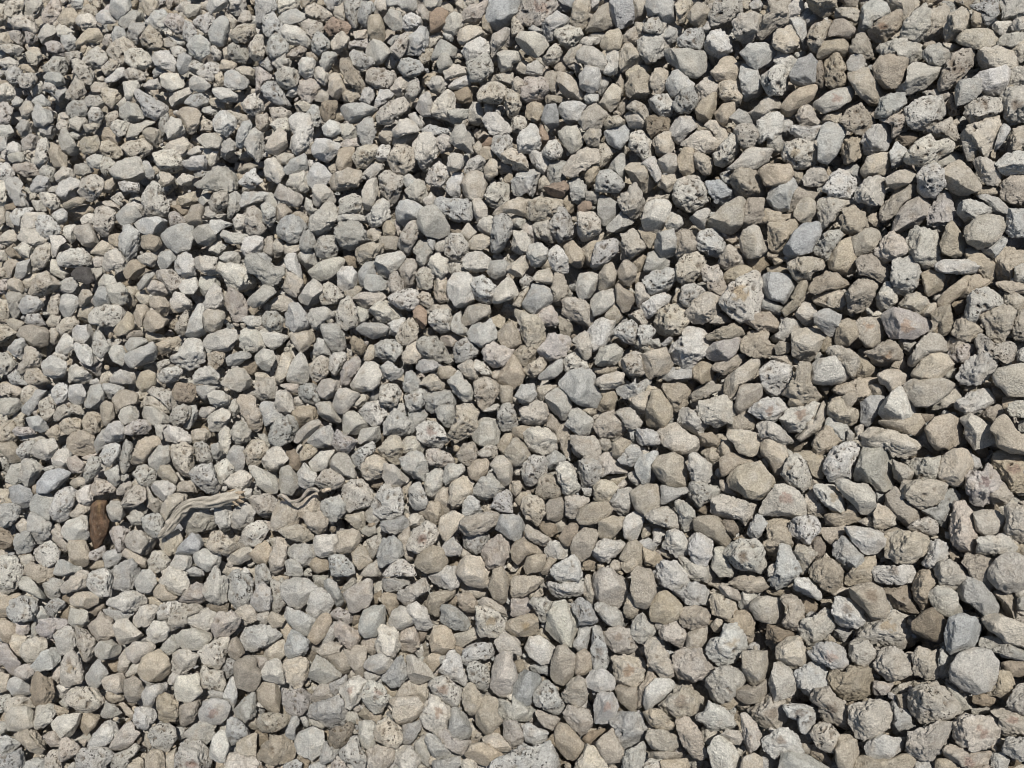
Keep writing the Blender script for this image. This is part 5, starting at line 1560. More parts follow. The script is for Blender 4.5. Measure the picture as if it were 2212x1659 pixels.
b1p 477,453 487,446 498,446 499,453 491,460 483,457
t1r 639,230 646,227 656,236 654,243 649,248 643,239
w1r 384,60 388,53 397,53 401,58 397,69 388,67
b1p 367,541 374,537 382,538 376,553 373,558 368,553
t2r 632,261 642,256 647,259 645,274 638,275 636,268
w0f 211,220 220,220 233,224 221,230 215,235 209,227
b0r 69,120 76,117 86,118 88,125 79,132 71,127
w0r 316,67 322,66 330,76 325,86 318,81 314,76
w1p 270,125 277,118 288,118 288,130 279,132
d2r 909,456 921,446 939,453 937,456 913,458
t1f 413,696 421,684 428,684 428,695 424,703
w1r 991,28 997,22 1010,21 1011,32 1002,35
b0r 342,95 346,89 356,89 360,97 353,103 344,102
b1r 818,125 826,115 840,112 841,118 837,124
g2r 834,628 855,628 850,634 847,643 835,636
g1f 181,9 190,5 199,5 201,14 190,19
t0r 2,263 12,259 21,263 16,268 14,276 9,278
t1s 936,768 937,760 951,759 965,768
b1r 192,431 204,428 211,433 206,441 194,443
b1r 374,5 381,0 389,2 388,12 383,19 376,14
w1p 374,153 381,146 390,146 388,160 379,162
b1r 709,312 720,314 732,319 725,324 711,324
w1r 51,260 58,260 61,267 68,273 62,279 51,272
b1r 118,669 119,659 125,648 130,662 125,673 118,673
t1s 309,565 316,558 327,560 328,569 317,573
b1r 536,393 539,387 550,385 558,387 549,393 544,401 537,398
t1s 0,671 10,676 9,689 0,694
g0r 111,35 116,25 123,28 127,36 123,42 113,42
w1p 0,162 9,164 14,174 7,181 0,178
t1s 512,429 522,426 532,427 526,435 524,441 512,436
g2r 531,665 541,664 550,663 551,676 537,672 531,671
b1p 22,390 30,385 38,389 35,397 25,403 22,399
p0p 285,56 293,49 302,44 307,50 302,56 291,60
p1p 349,42 365,38 369,42 365,51 356,49 351,51
w0r 242,320 247,316 256,316 262,316 263,324 256,327 248,325
p0p 12,431 16,427 30,427 37,433 25,436 14,436
t1s 499,386 512,387 512,404 501,401
t2r 362,643 367,638 376,637 379,649 373,654 366,650
g1r 360,100 364,88 372,87 376,93 369,104
g1r 662,35 669,27 677,30 676,42 672,46
w1f 64,228 69,226 76,226 75,235 76,245 71,243 64,234
g1r 197,386 219,384 218,390 208,392 206,400 199,394
b0r 25,53 30,50 39,51 42,58 37,65 28,62
w0r 5,146 12,141 23,146 23,153 9,155
b0f 621,561 634,558 639,567 627,573 622,569
t2r 912,682 942,678 945,686 936,684 916,688
g0r 86,160 93,153 102,155 100,169 90,167
w0p 0,46 9,44 21,46 24,51 19,56 7,53
b1r 295,104 302,100 312,102 309,113 298,113
b1f 461,233 468,223 476,233 474,238 468,243 462,238
b1p 269,366 273,357 281,356 279,368 275,377 269,375
t0f 62,204 76,197 84,198 88,202 74,207 67,209
b0f 8,280 16,278 21,281 24,288 23,293 8,289
d2r 539,524 554,521 556,532 549,537 542,531
g1r 368,508 373,499 373,512 381,518 375,525 368,522 365,516
b1r 262,249 265,238 273,237 272,246 273,254 268,257 263,254
b1p 512,17 521,17 524,30 517,35 512,36
p1r 14,625 19,621 29,623 29,630 23,637 16,634
d2r 791,440 805,436 800,450 785,451
w0p 233,220 238,214 247,216 245,227 242,233 235,228
g0r 127,517 134,510 144,514 141,521 144,525 132,525
b1p 417,298 423,292 430,294 433,304 430,309 420,304
d2r 991,387 1011,394 1003,405 996,401
w0p 644,765 650,759 661,758 665,765 664,768 644,768
b0p 101,67 111,59 119,62 116,69 106,76
w1f 54,688 60,685 73,685 78,686 68,689 66,698 56,696
w0p 187,65 194,60 206,65 199,74 187,72
g1p 157,120 164,111 169,113 167,130 162,137
b1r 159,171 169,174 178,181 162,187
g1r 389,407 397,404 408,404 408,414 400,414 390,413
g1r 22,768 28,761 37,758 45,761 45,768
b1p 628,316 642,309 647,322 644,326 632,319
g1r 123,508 141,503 147,507 144,514 130,514
d2r 953,304 959,298 971,297 965,311 958,314
p1r 521,229 528,222 535,224 533,231 540,238 533,244 528,234
d2r 287,453 295,451 300,460 300,465 297,470 288,465
t1s 478,153 485,147 492,148 496,157 487,162 481,157
b1r 335,7 342,2 346,12 347,21 339,20 334,14
g1f 97,285 104,275 112,275 117,285 106,287 98,288
d2r 584,738 591,732 605,729 602,735 595,743 587,744
b1r 272,244 279,238 284,244 281,257 278,260 273,254
t0r 79,296 82,290 89,290 93,296 88,304 80,308
g0f 137,285 145,274 155,272 150,282 144,289 138,289
b1s 915,97 928,91 944,90 949,95 944,102 930,95
b1r 284,245 291,242 298,245 300,252 293,257 285,253
t1r 565,193 570,192 574,204 574,209 570,213 563,207
g1r 330,684 342,678 347,674 346,682 339,688 339,696 332,692
d1r 721,521 734,521 739,530 734,537 730,534
w0r 0,60 9,57 19,62 16,69 5,69
p1p 169,213 176,212 186,220 181,226 171,226
t0s 842,397 849,393 858,394 856,401 849,409 844,406
g1r 357,307 367,308 369,316 364,323 358,324
p1f 440,337 453,334 462,337 453,346 443,345
t1s 268,620 271,612 279,615 285,619 281,626 273,627
b1p 0,301 7,301 9,312 7,322 0,319
t0f 788,405 791,394 799,396 806,403 803,406 791,407
w0r 51,215 62,207 67,213 67,221 59,223 53,217
g1p 39,171 46,165 54,169 54,181 46,181
b1p 10,32 21,29 25,39 21,46 12,39
g1f 874,492 893,490 888,497 881,504 874,500
t2r 884,532 898,526 912,532 905,534 886,537
g1p 8,376 16,370 23,377 27,384 12,384
b1r 891,692 900,684 910,682 908,692 896,696
t1r 293,215 298,211 307,216 310,221 308,228 300,224
w0r 1010,25 1016,19 1024,14 1024,29 1011,31
b0f 921,311 928,305 936,302 938,309 931,317 922,316
g1p 222,665 227,659 235,660 233,672 228,678 223,673
b1p 81,12 86,5 95,7 98,14 90,19 83,16
d2r 237,363 256,362 256,375 245,373
d2r 256,731 266,733 268,741 263,750 256,744
g1r 228,403 236,399 240,409 238,416 231,419 229,409
g1r 898,342 905,338 915,340 912,353 902,348
t0r 15,66 23,64 39,66 42,69 32,74 21,69
t1r 547,426 548,415 553,416 561,426 555,435
d2r 818,385 833,386 833,397 822,399 820,391
g0r 7,155 16,152 25,153 23,162 9,162
b1r 123,768 130,761 137,757 142,759 144,768
b2r 535,636 546,626 553,638 557,645 554,645 544,638
g1r 780,134 784,118 793,123 791,130 784,138
p1r 340,144 351,137 360,139 360,146 346,148
t1s 1003,397 1015,397 1016,404 1008,413 1003,407
t1r 46,433 51,428 60,422 61,430 58,440 50,437
b0r 237,21 243,10 250,12 253,20 248,25
w1r 1016,267 1024,261 1024,283 1015,280
b1r 236,69 243,66 255,69 252,79 245,79
t1s 716,701 725,702 732,698 739,696 738,703 730,709 720,707
b1p 103,120 109,113 116,111 118,118 109,130
d2r 204,605 218,605 228,601 226,612 219,614
b1r 1,242 7,231 13,231 17,239 9,246
b1r 1011,47 1024,39 1024,58 1018,58
t1r 869,385 884,384 885,394 872,396
g1f 32,100 42,95 49,102 58,106 46,106 37,106
b1r 15,558 30,554 36,560 32,563 25,567 21,563
t0r 512,81 517,76 524,81 521,93 512,93
b0r 116,490 122,484 130,481 132,487 124,495 118,497
g1r 73,174 76,165 86,164 93,171 83,176
g1r 639,540 651,538 658,545 651,551 642,547
w1r 322,0 344,0 342,5 335,12 328,7
g1r 39,130 49,125 56,127 53,139 44,137
w1r 176,181 183,174 194,176 190,185 181,185
b1r 768,356 780,355 791,356 793,366 782,363
t1r 821,352 824,339 828,333 835,344 828,347 825,356
t1r 775,347 780,342 791,344 789,352 777,355
b1r 222,60 236,62 238,67 227,72 220,69
g2r 91,270 100,266 105,272 98,283 93,278
o0r 539,125 544,125 549,137 547,145 541,144
w0r 141,86 150,80 157,79 162,88 153,90
b1r 104,183 113,178 118,185 111,192 102,192
b1f 513,62 524,61 529,64 526,74 517,72
w1r 653,530 664,528 665,532 661,544 654,543
g1r 584,97 588,93 598,95 598,104 588,106
b1p 164,39 174,37 183,44 174,49 164,46
b1r 145,334 150,332 165,336 164,340 150,342
t2r 116,704 122,701 135,714 133,718 123,713
g1r 424,0 441,0 440,7 432,10 425,7
b2r 599,479 625,474 624,481 618,486 607,480
b1p 513,304 519,294 528,287 533,286 526,294 522,307
t1s 543,566 548,558 558,560 550,567 550,574 541,574
d2r 87,610 97,605 105,605 104,611 90,618
b1f 21,280 31,274 38,273 35,281 28,289 23,285
b1r 91,88 95,83 109,83 104,93 95,95
g1r 435,245 443,236 448,236 445,252 438,253
w1r 123,206 135,202 142,206 145,217 138,213
b1r 277,157 284,153 295,155 288,164 281,164
t1r 106,692 123,694 123,700 113,703 106,699
t1r 896,696 908,693 908,710 900,707
g1r 938,375 946,369 955,366 955,377 944,378
p1p 89,553 104,546 105,554 97,560 90,559
t1r 6,322 12,318 24,323 17,333
b1p 419,56 427,49 434,49 430,60 423,65
w1r 352,405 361,392 368,396 368,400 360,407
b1r 366,233 372,228 381,230 380,238 372,242 368,236
p1r 80,363 84,361 96,373 100,361 102,363 100,375 93,376
w1r 512,217 519,214 527,221 521,229 513,224
g1f 141,162 148,162 154,171 153,181 146,176
b1r 49,332 51,329 58,329 60,337 54,345 49,339
g1r 402,178 409,174 420,183 406,187
g1r 305,198 312,201 313,208 318,209 315,216 309,215 305,207
t1r 868,217 877,212 880,222 879,227 870,227
b1r 135,294 144,290 150,298 148,307 139,301
d2r 972,448 986,444 988,458 976,455
b0r 461,761 469,758 477,763 478,768 461,768
s1f 558,0 576,0 572,7 566,12 561,8
t1r 383,223 390,221 395,228 394,235 384,236
g1r 270,192 277,197 277,206 271,209 265,204
t1r 105,238 116,234 120,234 119,249 111,244
b1r 497,164 504,160 512,167 512,171 501,174
t1r 591,366 605,370 618,366 621,370 605,375 598,374
w1r 0,192 0,181 5,183 5,192 6,194 6,206 0,207
b1f 344,289 358,286 362,289 353,297 346,296
t1r 491,319 499,315 505,319 503,329 497,330
g1r 256,435 265,434 272,442 272,446 266,450 261,440
b1r 6,213 12,208 16,222 14,228 7,224
b1p 0,5 6,6 7,23 0,28
w1r 579,42 586,37 600,38 598,44 584,46
b1r 833,592 837,586 849,585 850,591 846,595 834,596
g2r 314,576 327,576 325,585 321,589 315,586
b1r 811,477 822,479 825,485 814,486 811,490 807,488
b1r 539,181 544,176 551,185 544,192 539,190
p1r 417,7 423,5 430,14 427,22 420,19
b0f 364,357 369,345 374,346 374,359 365,363
d2r 104,662 117,660 118,671 106,672
g1r 0,127 9,125 14,134 7,139 0,134
w0p 209,49 214,45 222,53 220,60 213,61
b1p 0,490 9,490 8,497 13,503 5,504 0,503
g1r 16,437 39,434 46,438 37,442 30,438 16,441
t2r 577,404 588,407 600,406 595,414 588,416 581,408
s1f 256,254 268,253 271,258 269,263 256,264
w1r 81,219 87,214 94,214 95,224 83,226
b0r 768,567 777,560 778,576 768,576
p1p 332,765 335,755 343,761 351,768 332,768
g1r 211,446 219,443 222,453 218,460 213,457
t2s 383,682 395,687 397,693 389,699 384,691
d2r 949,548 955,552 962,560 959,567 951,560
g1r 346,711 356,713 360,721 353,724 346,721
d2r 730,42 739,42 743,49 739,56 732,51
b1r 256,373 265,373 270,378 262,384 256,384
t1r 614,88 621,75 624,81 623,97 618,93
b1p 198,120 204,118 213,123 211,130 201,130
b1p 13,418 21,413 28,414 24,419 25,426 17,426
b1r 45,325 50,316 60,316 58,325 51,327
t1r 891,366 903,356 907,366 907,371
w1p 635,347 639,337 645,346 651,349 642,354
t1p 50,703 60,707 69,710 66,714 56,716
g1r 586,192 598,192 599,201 593,204 587,201
b0r 199,416 201,408 213,406 216,409 206,418
d1p 5,251 14,244 19,253 21,258 12,258
t1r 482,16 485,15 494,30 492,34 483,28
b1r 599,438 609,440 613,448 609,451 601,449
t1s 720,481 725,481 732,490 740,496 730,495 721,490
w1r 170,49 178,46 186,50 183,58 174,56
b0r 227,113 236,112 248,116 250,123 238,120
p1r 278,384 298,384 299,391 292,393 286,390
o0r 578,206 584,201 591,202 592,209 585,212 578,213
b1r 643,198 657,197 668,194 669,199 660,201 649,202
b1r 208,100 215,97 225,102 225,109 213,106
g1f 53,90 65,88 67,95 60,102 56,97
w1r 201,109 211,106 222,110 215,116 204,113
w1f 408,116 416,113 423,125 420,132
t2r 821,599 833,596 832,608 828,611 822,606
t1r 1016,546 1024,544 1024,563 1016,555
g2r 877,585 884,588 891,600 893,611 888,611 883,592
p1r 52,677 56,670 61,665 61,681 56,685
g1p 258,62 268,58 275,67 270,73
g1p 0,698 9,694 10,698 3,711 0,713
w1r 285,95 298,81 300,93 293,97
s1f 185,571 194,567 203,571 204,576 187,576
b1r 854,428 863,425 864,440 861,444
t1r 542,100 549,95 561,97 561,102 547,104
b1p 101,375 109,371 113,377 106,384 100,384
b1r 858,522 870,516 876,523 878,528 868,526
b1r 426,310 432,305 446,305 453,311 439,309 430,315
b1s 124,676 133,664 141,662 139,671 130,676
w1r 581,486 595,485 594,492 592,496 585,495
g1r 598,90 602,76 609,83 605,90 600,97
b1r 635,23 642,23 646,35 642,37 636,35
g0r 154,425 169,425 161,431 164,442 157,437
t2r 720,235 733,233 737,238 730,245 725,241
b1r 353,32 367,29 368,38 356,39
w1r 241,490 251,489 252,496 245,502 241,500
g1r 806,19 814,14 824,19 814,22 807,29
b1f 69,482 83,475 87,482 76,488
b2r 554,523 565,519 566,528 556,533
g1f 967,452 979,459 982,467 972,471 973,463
w1r 628,475 635,471 637,475 643,482 637,486 630,480
t2s 281,629 286,623 292,627 291,636 286,641
t1r 793,171 802,171 803,183 796,187
t1r 512,482 519,481 522,486 520,492 515,496 512,492
b1r 24,46 30,45 39,49 42,56 32,56
d2s 453,222 460,220 461,233 455,235 450,229
g1r 914,768 917,761 928,760 932,768
t1r 236,174 245,164 256,162 256,167 243,174
b0p 83,125 93,123 100,125 95,132 86,132
w1r 187,153 197,146 204,148 199,157 190,155
b0r 609,567 613,560 621,561 621,569 613,573
t2r 769,589 780,591 790,588 790,593 780,596 768,593
g1r 152,69 160,67 169,73 160,76 155,79
t1r 617,111 621,100 628,100 625,111 621,116
b1r 711,626 716,619 723,620 721,628 717,634
b1r 101,202 110,200 119,207 120,213 115,211 108,207
g1p 66,53 76,51 82,53 79,58 72,58 69,67
w1r 30,86 42,81 42,93 35,95
b1r 0,35 9,32 12,39 7,44 0,44
b1r 298,153 305,146 313,142 312,153 302,155
t0p 125,340 130,331 141,330 144,336 132,338
b1p 430,37 437,35 443,37 437,44 430,49
d2r 344,256 353,256 358,266 349,267
g1r 364,673 369,671 380,676 375,681 367,680
t2r 369,714 376,711 382,717 375,725 371,721
w1r 424,199 431,195 437,198 434,205 427,207 424,205
g2r 361,528 374,525 376,532 369,536 362,532
b1r 16,525 23,518 27,523 28,530 21,533
p1p 25,30 35,35 38,39 32,44 27,42
g1r 69,0 83,0 82,9 74,9
b1p 102,42 106,35 112,35 115,44 106,46
b1r 228,569 235,567 243,569 238,576 229,576
d2r 697,510 710,504 712,514 703,516
d2r 520,481 535,486 536,492 528,492 522,488
w0p 56,125 62,119 69,123 67,130 58,130
w2r 588,37 600,30 605,37 602,42 593,39
w1r 168,680 172,673 182,673 177,682 170,685
d2r 268,532 279,532 275,544 268,541
w2r 870,315 881,309 888,310 881,318 874,318
g1f 528,30 535,24 544,30 544,37 535,32
b1r 642,536 644,523 651,528 652,532 644,539
g1f 800,12 809,8 812,14 806,22 802,19
d1r 583,563 588,560 595,562 593,570 585,570
t1r 515,500 521,493 527,492 528,497 520,506
g1p 284,765 295,760 301,763 299,768 284,768
g2r 176,728 183,728 185,737 176,741
w0r 0,137 7,137 7,148 0,153
g1r 139,674 153,682 164,682 146,687 141,681
b1r 942,42 959,45 962,47 951,52
g1f 342,589 353,576 359,579 354,584 344,591
d2r 262,426 277,423 270,433 263,435
d2r 133,729 137,731 141,738 139,745 132,743
b1p 226,16 231,15 237,21 234,28 229,28
b2r 147,599 154,597 164,603 160,606 150,605
g1p 720,174 730,171 732,185 723,181
d2r 372,597 380,591 383,597 376,604 371,604
d2r 959,488 969,494 972,504 962,500
b1r 258,614 268,612 269,620 265,625 258,620
b1p 0,267 6,268 10,276 0,281
d2r 305,650 314,652 318,656 312,662 306,658
g1r 198,200 204,194 212,193 209,201 203,205
g1r 207,689 222,692 222,699 212,698
b1p 215,74 222,72 225,86 218,86
w1p 520,281 526,275 532,278 533,285 522,286
g1r 1017,352 1024,345 1024,362 1018,362
t1s 837,0 861,0 855,6 847,6
g2r 369,396 375,387 379,393 376,401 369,403
g2r 972,709 988,708 988,713 974,716
d2r 770,160 782,153 782,164 773,164
d2r 423,118 430,118 446,125 427,125
d2r 171,206 181,206 189,212 185,215 174,211
b1r 299,0 317,0 312,6 302,7
g1r 482,409 493,405 499,400 498,409 487,412 476,409
d2r 58,615 69,606 69,618 65,620
p1p 0,280 7,280 7,290 2,294 0,292
b1r 174,9 183,2 192,2 183,12
b1r 741,0 750,0 750,9 743,12
g1r 32,201 42,201 46,211 37,211
d2r 372,482 383,478 384,485 376,488 372,487
w1r 750,5 757,1 763,5 760,12 753,10
b1r 58,251 65,244 74,246 69,250 59,256
g2r 356,704 371,710 366,715 358,714
t1r 554,65 561,62 568,67 565,72 556,71
w1p 157,363 167,359 169,364 160,373
g1r 629,430 635,428 637,435 638,443 632,442
t1r 672,301 679,289 682,303 674,304
d1r 546,741 554,733 557,743 555,746 548,745
g1r 0,721 7,723 8,731 0,735
g1r 12,102 16,96 23,100 21,106 14,106
t1s 89,569 96,562 104,560 104,567 97,569
w1r 69,134 76,131 86,134 81,139 74,139
g1p 111,198 120,192 124,198 118,205
d2r 939,523 950,529 951,534 944,537
t1s 695,120 704,125 709,130 697,132
w1r 306,171 309,160 318,162 314,169
b1f 93,258 104,257 102,266 95,266
p1r 256,657 265,658 268,662 261,669 257,664
p2r 395,221 400,217 403,229 398,236
g1f 169,37 174,36 185,41 183,46 174,42
d2r 448,558 460,558 457,566 448,565
g1r 0,51 7,49 10,58 0,59
t1r 768,250 780,256 778,260 768,259
b1r 345,477 356,477 356,480 345,488
w1r 784,257 791,254 800,257 793,261 787,263
g1r 649,340 659,339 660,347 652,348
b2r 527,598 541,588 542,596 532,599
t2r 35,347 45,346 46,356 42,356
g1r 31,626 36,622 38,635 32,640
w1r 591,0 600,0 598,7 592,14
d2r 515,662 522,660 525,669 518,673
w2r 397,102 409,106 411,113 404,113
b1r 394,7 400,5 406,14 404,19 400,14
g1r 427,238 435,238 434,250 431,252
b1r 491,373 501,368 499,381 493,378
t1r 145,735 148,732 152,746 149,750 145,744
o1r 483,144 490,135 494,138 492,144 485,148
t2r 802,744 810,745 809,754 802,754
b1r 647,386 656,387 658,393 647,393 643,393
g1r 1018,598 1024,596 1024,611 1018,608
b1r 294,399 300,396 305,404 302,407 295,405
d2s 64,596 74,593 74,598 69,604 64,600
b1r 223,49 231,46 229,58 225,60
t1p 307,53 314,52 318,60 314,62 307,57
b1r 472,148 478,141 483,146 478,155
w1r 513,466 522,467 522,474 515,475 513,472
b1r 0,250 6,251 7,259 0,264
b1r 485,104 494,104 492,113 485,112
g1r 848,428 855,435 851,442 847,443
w2r 592,416 598,409 607,413 600,416 593,420
t2s 271,576 291,576 284,581 273,581
g1r 308,718 321,723 325,726 322,729 313,725
t1r 773,259 783,256 785,261 775,265
d1r 922,414 935,415 930,421 923,422
b1f 0,208 5,209 5,221 0,226
g1s 0,629 6,630 6,638 0,644
g1r 310,766 320,761 325,766 324,768 310,768
g1r 1018,422 1024,419 1024,435 1019,431
b1r 660,547 669,553 676,559 668,558 661,554
p1r 0,549 8,553 6,558 0,565
t1r 923,44 932,41 936,44 927,51
t2r 874,553 884,547 886,556 880,558
d2r 469,741 478,741 471,752 468,752
g1r 387,42 395,35 400,34 393,46
b2r 411,482 402,486 403,493 406,500 403,506
g1r 793,53 805,51 805,56 797,60
d1r 5,205 16,202 16,208 7,211
t1f 966,387 974,385 979,387 974,392 965,391
g2r 137,641 145,636 148,643 139,645
t1r 504,178 512,171 512,183 506,183
g1s 119,102 125,97 130,102 120,109
g2r 653,637 662,638 666,645 662,648
g1p 660,345 669,337 674,339 665,347
b1r 328,167 335,164 339,171 332,174
b1s 1016,592 1024,586 1024,597 1017,597
d2r 454,645 464,649 462,656 455,651
b1r 60,113 67,112 72,118 62,120
b1r 29,273 32,266 44,268 35,273
d2r 298,757 309,761 307,768 301,763
d2r 419,632 427,630 424,640 419,641
g1r 58,703 65,698 67,704 68,710
t2r 424,331 430,327 434,334 425,337
w1r 703,28 709,19 711,28 706,32
g1r 60,185 58,192 46,192 51,187
p1r 81,457 98,453 95,458 87,460
t1s 427,418 437,419 440,427 430,422
d2r 354,615 360,612 359,622 353,625
b1r 570,67 574,62 581,67 577,72
g1r 443,32 453,35 453,42 446,39
g1r 762,757 768,759 768,768 763,768
d2r 448,601 456,596 457,605 450,605
t1r 78,740 87,739 84,747 79,746
w1r 639,446 649,451 645,456 642,458
g2r 300,717 307,717 308,725 305,728
t1r 997,16 1004,13 1006,17 999,23
g1f 439,664 440,656 448,656 445,663
d2r 732,539 747,534 749,539 738,540
b1s 0,591 8,596 5,600 0,600
b1s 462,548 472,555 462,558
g1r 64,768 74,761 78,768
g2r 235,630 244,626 238,634 230,638
g1r 737,747 742,751 740,761 738,759
g1r 43,468 53,465 56,468 46,472
t1r 32,487 37,484 38,493 34,495
b1r 618,486 624,479 627,484 622,489
b1r 95,79 102,76 106,81 97,82
w1r 90,381 97,378 100,384 90,384
w1r 238,573 245,567 251,573
g1p 302,574 307,569 312,576 302,576
b1r 945,532 951,533 952,539 946,539
d2r 256,649 263,648 263,654 256,654
t0s 841,416 846,414 849,418 847,421 842,420
d2r 667,69 686,79 699,79 697,83 688,81 674,72
b1r 609,192 624,192 616,197
w1r 762,459 768,458 768,470
t2r 45,638 54,642 54,645 46,643
g2r 430,688 433,695 430,700 427,696
t2s 353,626 358,621 360,629 351,627
d2r 360,72 367,72 365,81
d2r 138,755 146,757 144,763
b1r 826,553 830,558 821,560
g1r 265,46 270,51 268,56 265,53
b1r 912,459 916,458 912,467
d2r 69,534 76,537 69,539
"""
ALB = dict(w=(.530, .505, .448), g=(.425, .411, .368), s=(.378, .374, .352), t=(.402, .352, .277), b=(.465, .421, .348),
           p=(.455, .410, .358), d=(.290, .245, .186), o=(.335, .258, .195), k=(.080, .074, .068), c=(.165, .105, .066))
PXW = 1.0 / F
S0 = 23.3 * CAM_H / F / N_CAM[2] * 1.0        # usual size of a stone here, metres

class Stone: pass

def radial(pts, cx, cy, n=128):
    q = np.asarray(pts, float) - (cx, cy)
    a = q; b = np.roll(q, -1, 0)
    th = np.linspace(-math.pi, math.pi, n, endpoint=False)
    d = np.stack([np.cos(th), np.sin(th)], 1)
    e = b - a
    den = d[:, None, 0] * e[None, :, 1] - d[:, None, 1] * e[None, :, 0]
    den = np.where(np.abs(den) < 1e-9, 1e-9, den)
    t = (a[None, :, 0] * e[None, :, 1] - a[None, :, 1] * e[None, :, 0]) / den
    u = (a[None, :, 0] * d[:, None, 1] - a[None, :, 1] * d[:, None, 0]) / den
    t = np.where((u >= -1e-6) & (u <= 1 + 1e-6) & (t > 0), t, 0)
    r = t.max(1)
    r = np.maximum(r, 0.25 * r.max())
    return r

def centroid(pts):
    p = np.asarray(pts, float); q = np.roll(p, -1, 0)
    cr = p[:, 0] * q[:, 1] - q[:, 0] * p[:, 1]
    A = cr.sum() / 2
    return ((p[:, 0] + q[:, 0]) * cr).sum() / (6 * A), ((p[:, 1] + q[:, 1]) * cr).sum() / (6 * A), abs(A)

def parse(line):
    s = Stone()
    body, _, lab = line.partition('#')
    t = body.split()
    s.label = lab.strip() or None
    s.code, s.lay, s.tex = t[0][0], int(t[0][1]), t[0][2]
    pts = [tuple(map(float, q.split(','))) for q in t[1:]]
    s.raw = pts
    cx, cy, A = centroid(pts)
    r = math.sqrt(A)
    ext = 0.5 * r                                # stones cut by the frame go on beyond it
    pts = [(x - ext if x < 1.5 else x + ext if x > W - 1.5 else x, y - ext if y < 1.5 else y + ext if y > H - 1.5 else y) for x, y in pts]
    cx, cy, A = centroid(pts)
    if not (0.8 * min(p[0] for p in pts) < cx < max(p[0] for p in pts) * 1.2): cx = sum(p[0] for p in pts) / len(pts)
    s.cx, s.cy, s.A = cx, cy, A
    s.rad = radial(pts, cx, cy) * (1.12, 1.20, 1.27)[s.lay] * (.86 if s.code == 'c' else 1)
    rs = np.concatenate([s.rad[-4:], s.rad, s.rad[:4]])
    k = {'f': [0, .2, 1, .2, 0], 's': [1, 2, 3, 2, 1], 'r': [0, .5, 1, .5, 0], 'p': [.2, 1, 1.5, 1, .2]}[s.tex]
    k = np.array(k) / sum(k)
    s.rad = sum(k[i] * rs[i + 2:i + 2 + 128] for i in range(5))
    return s

stones = [parse(x) for x in DATA.strip().split('\n')]

# uncovered pixels: gaps where lower stones peep out
cover = np.zeros((H + 1, W + 1), bool)
for s in stones:
    p = np.array(s.raw)
    x0, y0 = np.maximum(np.floor(p.min(0)).astype(int), 0); x1, y1 = np.minimum(np.ceil(p.max(0)).astype(int), (W, H))
    if x1 <= x0 or y1 <= y0: continue
    gx, gy = np.meshgrid(np.arange(x0, x1) + .5, np.arange(y0, y1) + .5)
    ins = np.zeros(gx.shape, bool)
    for (ax, ay), (bx, by) in zip(p, np.roll(p, -1, 0)):
        c = (ay > gy) != (by > gy)
        ins ^= c & (gx < (bx - ax) * (gy - ay) / ((by - ay) or 1e-9) + ax)
    cover[y0:y1, x0:x1] |= ins
print('covered', cover.mean())

def random_stone(px, py, rpx, lay, code, tex):
    s = Stone(); s.label = None; s.code, s.lay, s.tex = code, lay, tex
    s.cx, s.cy = px, py
    th = np.linspace(-math.pi, math.pi, 128, endpoint=False)
    a0 = rnd.uniform(0, 7); el = rnd.uniform(1.0, 1.35)
    r = 1 / np.sqrt((np.cos(th - a0) / el) ** 2 + (np.sin(th - a0) * el) ** 2)
    for k in range(2, 6): r *= 1 + rnd.uniform(-.16, .16) / (k ** .5) * np.cos(k * th + rnd.uniform(0, 7))
    s.rad = r * rpx; s.A = math.pi * rpx * rpx
    return s

FILL_COL, FILL_TEX = 'wwwbbbbbggttttpds', 'rrrrpppfs'
extra = []
ys, xs = np.nonzero(~cover[:H, :W])
occ = {}
for k in rng.permutation(len(xs)):
    x, y = xs[k] + .5, ys[k] + .5
    D = depth_at(x, y, -.02)
    rp = rnd.uniform(.009, .0150) * F / D
    ce = (int(x // 16), int(y // 16))
    if any((x - a) ** 2 + (y - b) ** 2 < (0.85 * (rp + q)) ** 2 for i in (-1, 0, 1) for j in (-1, 0, 1) for a, b, q in occ.get((ce[0] + i, ce[1] + j), ())): continue
    occ.setdefault(ce, []).append((x, y, rp))
    s = random_stone(x, y, rp, 2, rnd.choice(FILL_COL), rnd.choice(FILL_TEX)); s.dz = rnd.uniform(-.024, -.012)
    extra.append(s)
for k in rng.permutation(len(xs))[:900]:          # chips and grit between them
    x, y = xs[k] + .5, ys[k] + .5
    z = rnd.uniform(-.040, -.014)
    s = random_stone(x, y, rnd.uniform(.0022, .0055) * F / depth_at(x, y, z), 2, rnd.choice(FILL_COL), rnd.choice('rfs')); s.z = z; s.low = True
    extra.append(s)
n_gap = len(extra)
# a bed of stones below, and stones of the heap beyond the frame
def px_of(p):
    c = (np.asarray(p, float) - CAM) @ M
    return c[0] / -c[2] * F + W / 2, -c[1] / -c[2] * F + H / 2
sp = 0.0315
for layer_z, jit in ((-0.054, .009), (-0.020, .006), (-0.078, .006)):
    for i in range(-46, 40):
        for j in range(-34, 40):
            p = (i * sp + (j % 2) * sp / 2 + rnd.uniform(-.3, .3) * sp, j * sp * .9 + rnd.uniform(-.3, .3) * sp, layer_z)
            x, y = px_of(p)
            inside = -12 < x < W + 12 and -12 < y < H + 12
            if x < -330 or x > W + 330 or y < -300 or y > H + 300: continue
            if layer_z == -0.020 and inside: continue
            if layer_z == -0.074 and not inside: continue
            D = depth_at(x, y, layer_z)
            rr = rnd.uniform(.013, .020) * (1.1 if layer_z == -.02 else 1)
            s = random_stone(x, y, rr * F / D, 0, rnd.choice(FILL_COL), rnd.choice(FILL_TEX)); s.z = layer_z + rnd.uniform(-jit, jit)
            s.low = True
            extra.append(s)
print('extra', n_gap, len(extra))

